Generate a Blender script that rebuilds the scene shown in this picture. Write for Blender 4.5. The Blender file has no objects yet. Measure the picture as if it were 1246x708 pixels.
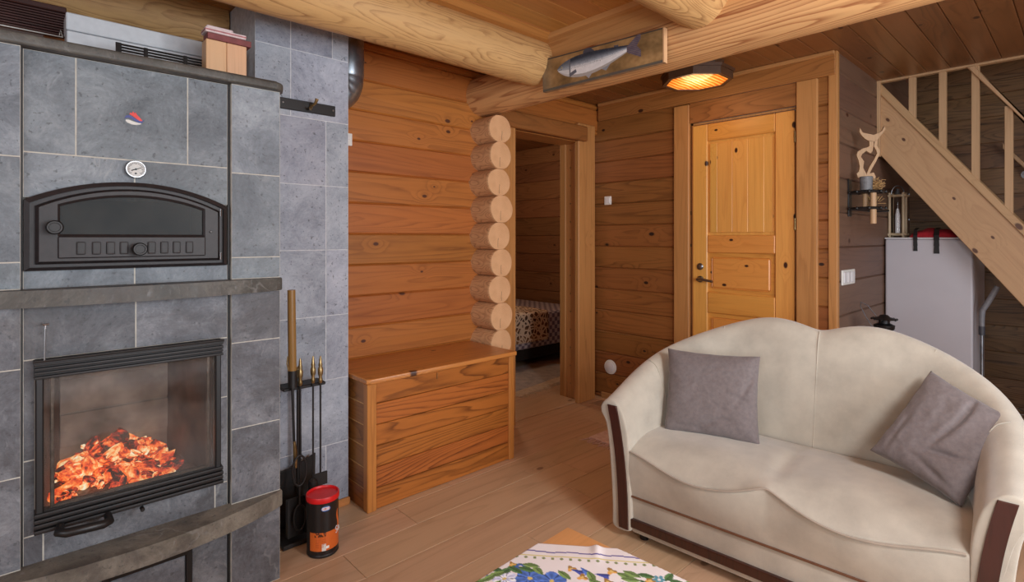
import bpy, bmesh, math, random
from mathutils import Vector, Matrix, noise as mn
random.seed(7)
PI = math.pi
scene = bpy.context.scene
COL = scene.collection

def lin(c):
    o = []
    for v in c[:3]:
        v /= 255.0
        o.append(v / 12.92 if v <= .04045 else ((v + .055) / 1.055) ** 2.4)
    return (o[0], o[1], o[2], 1.0)

# ------------------------------------------------------------------ node helpers
class NT:
    def __init__(s, name):
        s.m = bpy.data.materials.new(name); s.m.use_nodes = True
        s.t = s.m.node_tree; s.n = s.t.nodes; s.l = s.t.links
        s.b = s.n['Principled BSDF']
    def new(s, kind, **k):
        q = s.n.new(kind)
        for a, b in k.items(): setattr(q, a, b)
        return q
    def lk(s, a, b): s.l.new(a, b)
    def put(s, sock, v):
        if isinstance(v, bpy.types.NodeSocket): s.lk(v, sock)
        elif v is not None: sock.default_value = v
    def math(s, op, a, b=None, c=None, clamp=False):
        q = s.new('ShaderNodeMath', operation=op); q.use_clamp = clamp
        s.put(q.inputs[0], a); s.put(q.inputs[1], b)
        if c is not None: s.put(q.inputs[2], c)
        return q.outputs[0]
    def vec(s, op, a, b=None):
        q = s.new('ShaderNodeVectorMath', operation=op)
        s.put(q.inputs[0], a); s.put(q.inputs[1], b)
        return q.outputs[0]
    def obj(s): return s.new('ShaderNodeTexCoord').outputs['Object']
    def noise(s, v, sc, det=3, rough=.55):
        q = s.new('ShaderNodeTexNoise'); s.put(q.inputs['Vector'], v)
        q.inputs['Scale'].default_value = sc; q.inputs['Detail'].default_value = det; q.inputs['Roughness'].default_value = rough
        return q.outputs['Fac']
    def ramp(s, f, stops, interp='LINEAR'):
        q = s.new('ShaderNodeValToRGB'); q.color_ramp.interpolation = interp
        e = q.color_ramp.elements
        while len(e) < len(stops): e.new(.5)
        for i, (p, c) in enumerate(stops):
            e[i].position = p; e[i].color = c
        s.put(q.inputs[0], f); return q.outputs[0]
    def rng(s, f, a, b, c, d, smooth=False):
        q = s.new('ShaderNodeMapRange')
        if smooth: q.interpolation_type = 'SMOOTHSTEP'
        s.put(q.inputs[0], f)
        for i, v in enumerate((a, b, c, d)): q.inputs[1 + i].default_value = v
        return q.outputs[0]
    def mix(s, f, a, b, mode='MIX'):
        q = s.new('ShaderNodeMix', data_type='RGBA', blend_type=mode)
        s.put(q.inputs[0], f); s.put(q.inputs[6], a); s.put(q.inputs[7], b)
        return q.outputs[2]
    def hsv(s, col, h=.5, sa=1., v=1.):
        q = s.new('ShaderNodeHueSaturation')
        s.put(q.inputs['Hue'], h); s.put(q.inputs['Saturation'], sa); s.put(q.inputs['Value'], v); s.put(q.inputs['Color'], col)
        return q.outputs[0]
    def bump(s, h, strength=.3, dist=.002):
        q = s.new('ShaderNodeBump'); q.inputs['Strength'].default_value = strength; q.inputs['Distance'].default_value = dist
        s.put(q.inputs['Height'], h); s.lk(q.outputs[0], s.b.inputs['Normal'])
    def col(s, c): s.put(s.b.inputs['Base Color'], c)
    def set(s, **k):
        for a, v in k.items(): s.put(s.b.inputs[a.replace('_', ' ')], v)

def plain(name, c, rough=.5, metal=0., noise_amt=.08, nsc=40, bump=0., **k):
    t = NT(name); o = t.obj(); n = t.noise(o, nsc, 4)
    base = lin(c)
    dk = tuple(v * (1 - noise_amt * 2) for v in base[:3]) + (1,)
    lt = tuple(min(1, v * (1 + noise_amt * 2)) for v in base[:3]) + (1,)
    t.col(t.ramp(n, [(.3, dk), (.7, lt)]))
    t.set(Roughness=rough, Metallic=metal, **k)
    if bump: t.bump(n, bump, .002)
    return t.m

def wood(name, c1, c2, axis='X', F=7., rough=.5, knots=.35, tone=.18, across=5.5, along=.75, fiber=.17, contrast=.8, knotcol=(70, 35, 18), sat=1.0, coat=0., kscale=5.0, flat=None):
    """c1 = pale early wood, c2 = dark late wood (sRGB)"""
    t = NT(name); o = t.obj()
    rnd = t.new('ShaderNodeNewGeometry').outputs['Random Per Island']
    s = {'X': (along, across, across), 'Y': (across, along, across), 'Z': (across, across, along)}[axis]
    off = t.vec('MULTIPLY', (37.7, 61.3, 23.9), None)
    q = t.new('ShaderNodeCombineXYZ')
    t.put(q.inputs[0], t.math('MULTIPLY', rnd, 37.7)); t.put(q.inputs[1], t.math('MULTIPLY', rnd, 61.3)); t.put(q.inputs[2], t.math('MULTIPLY', rnd, 23.9))
    p = t.vec('ADD', t.vec('MULTIPLY', o, s), q.outputs[0])
    # knots
    ks = list({'X': (.6, 1, 1), 'Y': (1, .6, 1), 'Z': (1, 1, .6)}[axis])
    pass
    kp = t.vec('ADD', t.vec('MULTIPLY', o, ks), q.outputs[0])
    if flat:
        se = t.new('ShaderNodeSeparateXYZ'); t.lk(kp, se.inputs[0]); cb = t.new('ShaderNodeCombineXYZ')
        oth = [i for i in range(3) if 'XYZ'[i] != flat]
        t.lk(se.outputs[oth[0]], cb.inputs[0]); t.lk(se.outputs[oth[1]], cb.inputs[1]); kp = cb.outputs[0]
    v = t.new('ShaderNodeTexVoronoi', voronoi_dimensions='2D' if flat else '3D'); t.put(v.inputs['Vector'], kp); v.inputs['Scale'].default_value = kscale
    sep = t.new('ShaderNodeSeparateColor'); t.lk(v.outputs['Color'], sep.inputs[0])
    keep = t.math('LESS_THAN', sep.outputs[0], knots)
    size = t.math('MULTIPLY_ADD', sep.outputs[1], .055, .035)
    d = v.outputs['Distance']
    kd = t.math('DIVIDE', d, size)
    kmask = t.math('MULTIPLY', t.rng(kd, .55, 1.0, 1., 0., True), keep)
    halo = t.math('MULTIPLY', t.rng(d, .0, .42, 1., 0., True), keep)
    n = t.noise(p, 1.0, 2.0, .35)
    n_f = t.noise(p, 5.0, 4.0, .6)
    ph = t.math('ADD', t.math('MULTIPLY', n, F * 5.5), t.math('MULTIPLY', t.math('POWER', halo, 1.5), 2.2))
    ph = t.math('ADD', ph, t.math('MULTIPLY', n_f, .8))
    fr = t.math('FRACT', ph)
    g = t.math('POWER', fr, 3.0)
    g = t.math('MULTIPLY', g, t.rng(fr, .88, 1., 1., 0., True))
    fs = {'X': (4, 130, 130), 'Y': (130, 4, 130), 'Z': (130, 130, 4)}[axis]
    fib = t.noise(t.vec('MULTIPLY', o, fs), 1.0, 2)
    big = t.noise(p, .45, 2)
    g = t.math('MULTIPLY', g, t.rng(t.noise(p, 1.7, 3), .3, .7, .4, 1.5))
    f = t.math('MULTIPLY', g, contrast, clamp=True)
    f = t.math('ADD', f, t.math('MULTIPLY', t.math('SUBTRACT', n_f, .5), .9))
    f = t.math('ADD', f, t.math('MULTIPLY', t.math('SUBTRACT', big, .5), .55), clamp=True)
    c = t.mix(f, lin(c1), lin(c2))
    val = t.math('ADD', 1 - tone / 2 - fiber / 2, t.math('MULTIPLY', t.math('FRACT', t.math('MULTIPLY', rnd, 7.13)), tone))
    val = t.math('ADD', val, t.math('MULTIPLY', fib, fiber))
    hue = t.math('MULTIPLY_ADD', t.math('FRACT', t.math('MULTIPLY', rnd, 13.7)), .012, .494)
    c = t.hsv(c, hue, sat, val)
    c = t.mix(kmask, c, lin(knotcol))
    t.col(c)
    t.set(Roughness=rough, Coat_Weight=coat, Coat_Roughness=.25)
    t.bump(t.math('SUBTRACT', fib, t.math('MULTIPLY', g, .6)), .12, .001)
    return t.m

def endgrain(name, c1, c2, ax='XZ'):
    t = NT(name); o = t.obj()
    p = t.vec('MULTIPLY', o, (1, 0, 1) if ax == 'XZ' else (0, 1, 1))
    w = t.new('ShaderNodeVectorMath', operation='LENGTH'); t.lk(p, w.inputs[0])
    rnd = t.new('ShaderNodeObjectInfo').outputs['Random']
    nz = t.noise(o, 9, 3)
    r = t.math('ADD', w.outputs['Value'], t.math('MULTIPLY', nz, .02))
    fr = t.math('FRACT', t.math('MULTIPLY', r, 130))
    mott = t.noise(o, 14, 4)
    f = t.math('ADD', t.math('MULTIPLY', t.math('POWER', fr, 2), .35), t.math('MULTIPLY', t.math('SUBTRACT', mott, .45), 1.1), clamp=True)
    c = t.mix(f, lin(c1), lin(c2))
    # a drying crack running downwards from the pith
    sp = t.new('ShaderNodeSeparateXYZ'); t.lk(o, sp.inputs[0])
    wob = t.math('ADD', sp.outputs[0], t.math('MULTIPLY', t.math('SUBTRACT', t.noise(o, 30, 2), .5), .012))
    wob = t.math('ADD', wob, t.math('MULTIPLY', t.math('SUBTRACT', rnd, .5), .03))
    thin = t.rng(t.math('ABSOLUTE', wob), .0006, .0022, 1., 0., True)
    below = t.math('MULTIPLY', t.math('LESS_THAN', sp.outputs[2], -.012), t.math('GREATER_THAN', sp.outputs[2], -.07))
    c = t.mix(t.math('MULTIPLY', t.math('MULTIPLY', thin, below), .8), c, lin((70, 40, 22)))
    t.col(c); t.set(Roughness=.8)
    return t.m

def stone(name, base=(112, 118, 123), dark=(78, 84, 88), light=(150, 155, 158), tone=.25, rough=.55, soot=0.):
    t = NT(name); o = t.obj()
    rnd = t.new('ShaderNodeNewGeometry').outputs['Random Per Island']
    q = t.new('ShaderNodeCombineXYZ')
    for i, k in enumerate((11.3, 7.7, 17.1)): t.put(q.inputs[i], t.math('MULTIPLY', rnd, k))
    p = t.vec('ADD', o, q.outputs[0])
    warp = t.new('ShaderNodeTexNoise'); t.lk(p, warp.inputs['Vector']); warp.inputs['Scale'].default_value = 3
    pw = t.vec('ADD', p, t.vec('MULTIPLY', warp.outputs['Color'], (.25, .25, .25)))
    n1 = t.noise(pw, 4.5, 8, .62)
    n2 = t.noise(pw, 26, 6, .7); n3 = t.noise(pw, 110, 5, .75)
    f = t.math('ADD', t.math('MULTIPLY', n1, .50), t.math('ADD', t.math('MULTIPLY', n2, .28), t.math('MULTIPLY', n3, .22)))
    c = t.ramp(f, [(.36, lin(dark)), (.5, lin(base)), (.64, lin(light))])
    # pale hairline veins, cloudy streaks
    v = t.noise(pw, 1.6, 5, .55)
    vein = t.rng(t.math('ABSOLUTE', t.math('SUBTRACT', v, .5)), .0, .006, 1., 0., True)
    vm = t.math('MULTIPLY', vein, t.rng(t.noise(p, 4, 2), .5, .66, 0., .35))
    c = t.mix(vm, c, lin((168, 170, 168)))
    scr = t.rng(t.noise(t.vec('MULTIPLY', pw, (60, 60, 22)), 1, 3), .62, .76, 0., .30)
    c = t.mix(scr, c, lin((164, 168, 172)))
    st2 = t.rng(t.noise(t.vec('MULTIPLY', pw, (3, 3, 9)), 1, 5, .7), .56, .72, 0., .45, True)
    c = t.mix(st2, c, lin(tuple(v_ * .9 for v_ in dark)))
    # dark pits
    pit = t.rng(t.noise(p, 75, 3), .62, .70, 0., .6)
    c = t.mix(pit, c, lin((55, 58, 60)))
    val = t.math('MULTIPLY_ADD', t.math('FRACT', t.math('MULTIPLY', rnd, 5.7)), tone, 1 - tone / 2)
    hue = t.math('MULTIPLY_ADD', t.math('FRACT', t.math('MULTIPLY', rnd, 3.3)), .03, .485)
    c = t.hsv(c, hue, 1., val)
    if soot > 0:   # soot and grease stains, shaped patches of their own
        s = t.rng(t.noise(pw, 6, 5, .6), .45, .62, 0., soot, True)
        c = t.mix(s, c, lin((62, 56, 54)))
    t.col(c); t.set(Roughness=t.rng(n2, .3, .7, rough - .08, rough + .12))
    t.bump(f, .25, .004)
    return t.m

def emis(name, c, st):
    t = NT(name); t.col((0, 0, 0, 1)); t.set(Emission_Color=lin(c), Emission_Strength=st); return t.m

# ------------------------------------------------------------------ mesh helpers
class MB:
    def __init__(s): s.b = bmesh.new()
    def _mat(s, faces, m):
        for f in faces: f.material_index = m
    def box(s, x0, x1, y0, y1, z0, z1, m=0, bev=0., seg=1, M=None):
        vs = [s.b.verts.new(Vector(p)) for p in ((x0, y0, z0), (x1, y0, z0), (x1, y1, z0), (x0, y1, z0), (x0, y0, z1), (x1, y0, z1), (x1, y1, z1), (x0, y1, z1))]
        fs = [s.b.faces.new([vs[i] for i in q]) for q in ((3, 2, 1, 0), (4, 5, 6, 7), (0, 1, 5, 4), (1, 2, 6, 5), (2, 3, 7, 6), (3, 0, 4, 7))]
        s._mat(fs, m)
        if M is not None:
            for v in vs: v.co = M @ v.co
        if bev > 0:
            es = set(e for f in fs for e in f.edges)
            r = bmesh.ops.bevel(s.b, geom=list(es), offset=bev, segments=seg, profile=.6, affect='EDGES')
            s._mat(r['faces'], m)
        return s
    def prism(s, pts, ax, a0, a1, m=0, bev=0., seg=1):
        """pts: 2D outline; ax 'x': pts=(y,z); 'y': pts=(x,z); 'z': pts=(x,y)"""
        def P(p, a): return {'x': (a, p[0], p[1]), 'y': (p[0], a, p[1]), 'z': (p[0], p[1], a)}[ax]
        A = [s.b.verts.new(P(p, a0)) for p in pts]; B = [s.b.verts.new(P(p, a1)) for p in pts]
        n = len(pts); fs = [s.b.faces.new(A), s.b.faces.new(list(reversed(B)))]
        for i in range(n):
            j = (i + 1) % n; fs.append(s.b.faces.new([A[j], A[i], B[i], B[j]]))
        s._mat(fs, m)
        if bev > 0:
            es = set(e for f in fs[:2] for e in f.edges)
            r = bmesh.ops.bevel(s.b, geom=list(es), offset=bev, segments=seg, profile=.6, affect='EDGES')
            s._mat(r['faces'], m)
        return s
    def ring(s, A, B, ax, a0, a1, m=0, a0b=None):
        """frame between outline A (outer) and B (inner, same count); a0 front depth of A, a0b front depth of B, a1 back"""
        if a0b is None: a0b = a0
        def P(p, a): return {'x': (a, p[0], p[1]), 'y': (p[0], a, p[1]), 'z': (p[0], p[1], a)}[ax]
        R = [[s.b.verts.new(P(p, a)) for p in O] for O, a in ((A, a1), (A, a0), (B, a0b), (B, a1))]
        n = len(A); fs = []
        for k in range(4):
            X, Y = R[k], R[(k + 1) % 4]
            for i in range(n):
                j = (i + 1) % n; fs.append(s.b.faces.new([X[i], X[j], Y[j], Y[i]]))
        s._mat(fs, m); return s
    def rings(s, R, m=0, cap=True, closed=True, capm=None):
        V = [[s.b.verts.new(Vector(p)) for p in r] for r in R]; fs = []
        n = len(R[0])
        for a, b in zip(V[:-1], V[1:]):
            for i in range(n if closed else n - 1):
                j = (i + 1) % n; fs.append(s.b.faces.new([a[i], a[j], b[j], b[i]]))
        s._mat(fs, m)
        if cap:
            c = [s.b.faces.new(list(reversed(V[0]))), s.b.faces.new(V[-1])]
            s._mat(c, m if capm is None else capm)
        return s
    def tube(s, pts, r, seg=10, m=0, cap=True, closed=False, capm=None):
        pts = [Vector(p) for p in pts]; n = len(pts)
        rs = r if isinstance(r, (list, tuple)) else [r] * n
        R = []; up = None
        for i, p in enumerate(pts):
            if closed: t = pts[(i + 1) % n] - pts[i - 1]
            else: t = pts[min(i + 1, n - 1)] - pts[max(i - 1, 0)]
            t.normalize()
            if up is None:
                up = Vector((0, 0, 1)) if abs(t.z) < .9 else Vector((1, 0, 0))
            a = t.cross(up).normalized(); b = a.cross(t).normalized(); up = b
            R.append([p + a * math.cos(2 * PI * k / seg) * rs[i] + b * math.sin(2 * PI * k / seg) * rs[i] for k in range(seg)])
        if closed: R.append(R[0]); 
        return s.rings(R, m, cap and not closed, True, capm)
    def lathe(s, prof, c=(0, 0, 0), seg=24, m=0, ax='z', cap=True):
        R = []
        for r, h in prof:
            ring = []
            for k in range(seg):
                a = 2 * PI * k / seg; x, y = r * math.cos(a), r * math.sin(a)
                ring.append({'z': (c[0] + x, c[1] + y, c[2] + h), 'y': (c[0] + x, c[1] + h, c[2] + y), 'x': (c[0] + h, c[1] + x, c[2] + y)}[ax])
            R.append(ring)
        return s.rings(R, m, cap)
    def sphere(s, c, r, m=0, sub=2, sc=(1, 1, 1)):
        q = bmesh.ops.create_icosphere(s.b, subdivisions=sub, radius=r)
        for v in q['verts']: v.co = Vector((v.co.x * sc[0] + c[0], v.co.y * sc[1] + c[1], v.co.z * sc[2] + c[2]))
        s._mat(set(f for v in q['verts'] for f in v.link_faces), m); return s
    def grid(s, fn, nu, nv, m=0, closeu=False):
        V = [[s.b.verts.new(Vector(fn(i / nu, j / nv))) for j in range(nv + 1)] for i in range(nu + 1)]
        for i in range(nu):
            for j in range(nv):
                s.b.faces.new([V[i][j], V[i + 1][j], V[i + 1][j + 1], V[i][j + 1]]).material_index = m
        return s

def link(name, mb, mats, parent=None, smooth=None, local=False, base=None, subsurf=0, kind=None, label=None, recalc=True):
    """one mesh object. Coordinates are world ones unless local; base moves the origin."""
    bpy.context.view_layer.update()
    b = mb.b if isinstance(mb, MB) else mb
    if recalc: bmesh.ops.recalc_face_normals(b, faces=b.faces[:])
    me = bpy.data.meshes.new(name)
    if base is not None:
        for v in b.verts: v.co -= Vector(base)
    elif parent is not None and not local:
        Mi = parent.matrix_world.inverted()
        for v in b.verts: v.co = Mi @ v.co
    b.to_mesh(me); b.free()
    if not isinstance(mats, (list, tuple)): mats = [mats]
    for m in mats: me.materials.append(m)
    if smooth is not None:
        me.polygons.foreach_set('use_smooth', [True] * len(me.polygons))
        me.set_sharp_from_angle(angle=math.radians(smooth))
    o = bpy.data.objects.new(name, me); COL.objects.link(o)
    if base is not None: o.location = base
    if parent is not None: o.parent = parent
    if subsurf:
        md = o.modifiers.new('sub', 'SUBSURF'); md.levels = subsurf; md.render_levels = subsurf
    if kind: o['kind'] = kind
    if label: o['label'] = label
    return o
def tag(o, label, cat, group=None, kind=None):
    o['label'] = label; o['category'] = cat
    if group: o['group'] = group
    if kind: o['kind'] = kind
    return o
def thing(name, label, cat, loc=(0, 0, 0), rz=0., group=None):
    o = bpy.data.objects.new(name, None); COL.objects.link(o); o.empty_display_size = .05
    o.location = loc; o.rotation_euler = (0, 0, rz)
    tag(o, label, cat, group); bpy.context.view_layer.update(); return o
def struct(name, mb, mats, label=None, **k):
    o = link(name, mb, mats, **k); o['kind'] = 'structure'
    if label: o['label'] = label
    return o
def sroot(name, loc, label=None):
    o = bpy.data.objects.new(name, None); COL.objects.link(o); o.location = loc; o['kind'] = 'structure'
    if label: o['label'] = label
    bpy.context.view_layer.update(); return o
def painted(name, fn, nu, nv, colfn, mat, parent=None, base=None, smooth=60):
    """grid surface whose printed pattern is a colour attribute"""
    bpy.context.view_layer.update()
    me = bpy.data.meshes.new(name); vs = []; cs = []
    Mi = parent.matrix_world.inverted() if parent is not None else Matrix()
    for i in range(nu + 1):
        for j in range(nv + 1):
            vs.append(Mi @ Vector(fn(i / nu, j / nv))); cs.append(colfn(i / nu, j / nv))
    w = nv + 1
    fs = [(i * w + j, (i + 1) * w + j, (i + 1) * w + j + 1, i * w + j + 1) for i in range(nu) for j in range(nv)]
    me.from_pydata([tuple(v) for v in vs], [], fs)
    at = me.color_attributes.new('pattern', 'FLOAT_COLOR', 'POINT')
    at.data.foreach_set('color', [x for c in cs for x in lin(c)])
    me.materials.append(mat)
    me.polygons.foreach_set('use_smooth', [True] * len(me.polygons))
    o = bpy.data.objects.new(name, me); COL.objects.link(o)
    if parent is not None: o.parent = parent
    return o
def patmat(name, rough=.8, nscale=300, bumpst=.1, **k):
    t = NT(name); a = t.new('ShaderNodeAttribute'); a.attribute_name = 'pattern'
    n = t.noise(t.obj(), nscale, 2)
    t.col(t.mix(.12, a.outputs['Color'], t.ramp(n, [(.3, (.3, .3, .3, 1)), (.7, (.7, .7, .7, 1))]), 'OVERLAY'))
    t.set(Roughness=rough, **k)
    if bumpst: t.bump(n, bumpst, .001)
    return t.m

# ------------------------------------------------------------------ materials
W_B = wood('wall_pine_warm', (178, 108, 48), (126, 68, 26), 'X', F=3.6, across=6.0, along=.40, knots=.42, tone=.16, rough=.5, contrast=.7, flat='Y', kscale=6.0, knotcol=(84, 44, 24))
W_C = wood('wall_pine_brown', (150, 94, 48), (98, 56, 24), 'Y', F=3.0, across=6.0, along=.45, knots=.4, tone=.18, rough=.45, contrast=.7, knotcol=(46, 26, 18), flat='X', kscale=4.5)
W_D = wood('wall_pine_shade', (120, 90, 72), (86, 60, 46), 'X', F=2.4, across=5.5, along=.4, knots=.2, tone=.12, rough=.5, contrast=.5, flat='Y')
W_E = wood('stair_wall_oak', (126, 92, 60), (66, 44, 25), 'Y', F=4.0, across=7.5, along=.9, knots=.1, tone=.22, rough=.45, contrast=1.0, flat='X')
W_BEDX = wood('bedroom_wall_x', (170, 116, 68), (112, 72, 38), 'X', F=3, across=6, along=.5, knots=.3, tone=.2, flat='Y')
W_BEDY = wood('bedroom_wall_y', (140, 98, 64), (92, 60, 36), 'Y', F=3, across=6, along=.5, knots=.3, tone=.25, flat='X')
W_CEIL = wood('ceiling_pine', (186, 128, 68), (148, 94, 44), 'X', F=2.4, across=6, along=.4, knots=.2, tone=.18, rough=.36, contrast=.5, flat='Z', knotcol=(100, 58, 32))
W_LOGX = wood('log_pine_x', (206, 164, 108), (130, 80, 40), 'X', F=3.6, across=7.5, along=1.5, knots=.5, tone=.05, rough=.6, contrast=.75, kscale=3.2, knotcol=(134, 88, 56))
W_LOGY = wood('log_pine_y', (212, 164, 110), (146, 86, 46), 'Y', F=5.0, across=6.0, along=.30, knots=.3, tone=.05, rough=.6, contrast=1.0, kscale=3.0, knotcol=(130, 82, 52))
W_STUB = wood('log_stub_y', (208, 160, 118), (150, 98, 62), 'Y', F=5.0, across=6.0, along=3.0, knots=.2, tone=.2, rough=.7, contrast=.9)
W_TRIMX = wood('trim_x', (190, 130, 70), (150, 94, 44), 'X', F=2.5, across=9, along=.4, knots=.2, tone=.08, rough=.5, contrast=.6)
W_TRIMY = wood('trim_y', (190, 138, 86), (150, 98, 54), 'Y', F=2.5, across=9, along=.4, knots=.2, tone=.08, rough=.5, contrast=.6)
W_TRIMZ = wood('trim_z', (192, 134, 78), (152, 98, 50), 'Z', F=2.5, across=9, along=.4, knots=.22, tone=.12, rough=.5, contrast=.6)
W_DOORZ = wood('door_pine_z', (232, 168, 84), (202, 130, 56), 'Z', F=2.0, across=7, along=.4, knots=.75, tone=.12, rough=.35, contrast=.45, knotcol=(62, 30, 18), coat=.2, kscale=6, flat='X')
W_DOORY = wood('door_pine_y', (224, 154, 72), (190, 116, 46), 'Y', F=2.4, across=7, along=.45, knots=.75, tone=.12, rough=.35, contrast=.5, knotcol=(62, 30, 18), coat=.2, kscale=6, flat='X')
W_CHESTX = wood('chest_pine_x', (176, 104, 44), (104, 54, 18), 'X', F=4.6, across=5.5, along=.6, knots=.0, tone=.10, rough=.42, contrast=1.1)
W_CHESTY = wood('chest_pine_y', (160, 102, 48), (112, 64, 26), 'Y', F=4, across=6, along=.8, knots=.1, tone=.12, rough=.42, contrast=.9)
W_CHESTZ = wood('chest_pine_z', (192, 124, 60), (148, 88, 38), 'Z', F=2.4, across=9, along=.4, knots=.06, tone=.08, rough=.42)
W_FLOOR = wood('floor_laminate', (206, 173, 139), (166, 133, 101), 'X', F=2.0, across=5, along=.35, knots=.07, tone=.10, rough=.42, contrast=.5, fiber=.12, knotcol=(140, 110, 86), kscale=5, flat='Z')
W_STAIR = wood('stair_pine', (200, 160, 118), (170, 128, 88), 'Y', F=2.2, across=7, along=.5, knots=.6, tone=.06, rough=.45, contrast=.45, kscale=5, knotcol=(96, 60, 42), flat='X')
W_BAL = wood('baluster_pine', (200, 162, 122), (168, 126, 88), 'Z', F=2.4, across=9, along=.4, knots=.05, tone=.1, rough=.5, contrast=.4)
W_LAMP = plain('lamp_dark_wood', (84, 58, 40), .5, bump=.1)
W_BLOCK = wood('block_wood', (216, 172, 130), (196, 146, 104), 'Z', F=2.0, across=10, along=.6, knots=.0, tone=.1, contrast=.5)
W_TABLE = wood('table_pine', (232, 176, 116), (216, 156, 94), 'X', F=1.6, across=6, along=.5, knots=.0, tone=.05, rough=.3, contrast=.4)
ENDG = endgrain('log_end_grain', (226, 178, 132), (190, 136, 92))
ENDGX = endgrain('log_end_grain_side', (214, 164, 112), (160, 104, 60), 'YZ')
ST_P = stone('soapstone', (114, 121, 128), (78, 84, 91), (148, 155, 161), .34)
ST_S = stone('soapstone_slab', (88, 85, 80), (56, 54, 49), (122, 119, 112), .1, .5, soot=.35)
ST_B = stone('soapstone_bench', (122, 116, 106), (88, 82, 72), (150, 144, 132), .1, .5, soot=.6)
ST_C = stone('soapstone_chimney', (160, 166, 178), (122, 128, 140), (188, 193, 202), .14, .6)
ST_L = stone('soapstone_low', (104, 106, 112), (66, 67, 72), (142, 144, 148), .26, .55, soot=.4)
GROUT = plain('grout', (190, 186, 176), .9)
GROUT_D = plain('grout_grey', (204, 206, 210), .9)
IRON = plain('cast_iron', (38, 33, 34), .5, .0, .12, 60, .08)
IRON_D = plain('black_iron', (28, 25, 25), .5, .0, .1, 60, .05)
BLACK = plain('black_paint', (24, 23, 24), .4, 0., .05)
BRASS = plain('aged_brass', (158, 134, 92), .35, .85, .15, 60)
CHROME = plain('chrome', (150, 150, 152), .3, 1., .02)
STEEL = plain('galvanised_steel', (150, 158, 166), .33, .9, .15, 18)
WHITE = plain('white_enamel', (226, 224, 226), .35, 0., .02)
WHITE_B = plain('white_box', (205, 208, 212), .5, 0., .03)
FRIDGE = plain('white_fridge', (196, 192, 198), .4, 0., .015, 4)
SWITCH = plain('switch_plastic', (232, 230, 224), .4, 0., .01)
BROWN_W = wood('mahogany_trim', (66, 32, 24), (40, 19, 14), 'Z', F=3, across=10, along=1, knots=0, tone=.05, rough=.3, coat=.3)
RED = plain('red_plastic', (214, 26, 30), .35, 0., .03)
REDC = plain('red_cloth', (170, 30, 42), .9, 0., .1, 60, .2)
CANDLE = plain('candle_wax', (226, 224, 226), .5, 0., .02)
DARKROOM = plain('dark_board', (30, 26, 24), .8)
BLIND = wood('blind_slats', (74, 40, 34), (50, 26, 22), 'X', F=2, knots=0, tone=.15)

def fabric(name, c, c2, sc=4., fine=900, sheen=.5, rough=.9, bs=.25):
    t = NT(name); o = t.obj()
    n = t.noise(o, sc, 5, .6); f = t.noise(o, fine, 2)
    col = t.ramp(t.math('ADD', t.math('MULTIPLY', n, .7), t.math('MULTIPLY', f, .3)), [(.35, lin(c2)), (.62, lin(c))])
    t.col(col); t.set(Roughness=rough, Sheen_Weight=sheen, Sheen_Roughness=.5)
    t.bump(t.math('ADD', f, t.math('MULTIPLY', n, 1.5)), bs, .0015); return t.m
SOFA = fabric('cream_velour', (198, 190, 174), (172, 164, 150), 7)
PIPE = fabric('cream_piping', (176, 162, 146), (156, 142, 126), 7)
GREYC = fabric('grey_linen', (126, 116, 115), (110, 101, 101), 70, 500, .2)
RUGP = fabric('rag_rug_pink', (232, 204, 194), (204, 160, 148), 30, 200, .2)
RUGW = fabric('rag_rug_pale', (186, 172, 158), (140, 130, 124), 14, 200, .2)

def glass(name, tint=(1, 1, 1, 1), rough=.02, alpha=.12, soot=(150, 140, 130), ior=1.45):
    """clear pane: mostly transparent with a mirror reflection"""
    t = NT(name)
    t.n.remove(t.b); out = t.n['Material Output']
    tr = t.new('ShaderNodeBsdfTransparent'); tr.inputs[0].default_value = tint
    gl = t.new('ShaderNodeBsdfGlossy'); gl.inputs['Roughness'].default_value = rough
    fz = t.new('ShaderNodeFresnel'); fz.inputs[0].default_value = ior
    mx = t.new('ShaderNodeMixShader')
    t.lk(fz.outputs[0], mx.inputs[0]); t.lk(tr.outputs[0], mx.inputs[1]); t.lk(gl.outputs[0], mx.inputs[2])
    # a thin film of soot and ash, patchy
    df = t.new('ShaderNodeBsdfDiffuse'); df.inputs[0].default_value = lin(soot)
    m2 = t.new('ShaderNodeMixShader')
    n = t.noise(t.obj(), 5, 4)
    t.lk(t.rng(n, .35, .75, 0., alpha), m2.inputs[0])
    t.lk(mx.outputs[0], m2.inputs[1]); t.lk(df.outputs[0], m2.inputs[2]); t.lk(m2.outputs[0], out.inputs[0])
    return t.m
GLASS = glass('clear_glass', (1, 1, 1, 1), .02, .0, (150, 150, 150), 1.2)
GLASS_S = glass('sooty_glass', (.86, .84, .82, 1), .06, .22, (140, 134, 130), 1.3)
GLASS_O = plain('oven_glass', (38, 36, 32), .3, 0, .3, 9); GLASS_O.node_tree.nodes['Principled BSDF'].inputs['Alpha'].default_value = .62; GLASS_O.node_tree.nodes['Principled BSDF'].inputs['IOR'].default_value = 1.25

# ================================================================== THE SETTING
CEIL = 2.31
YB, XC, YD, XS, XE = 2.66, 3.416, .977, 4.30, 5.25
XL, YBACK = -2.2, -2.6
PITCH = .1655

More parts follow.
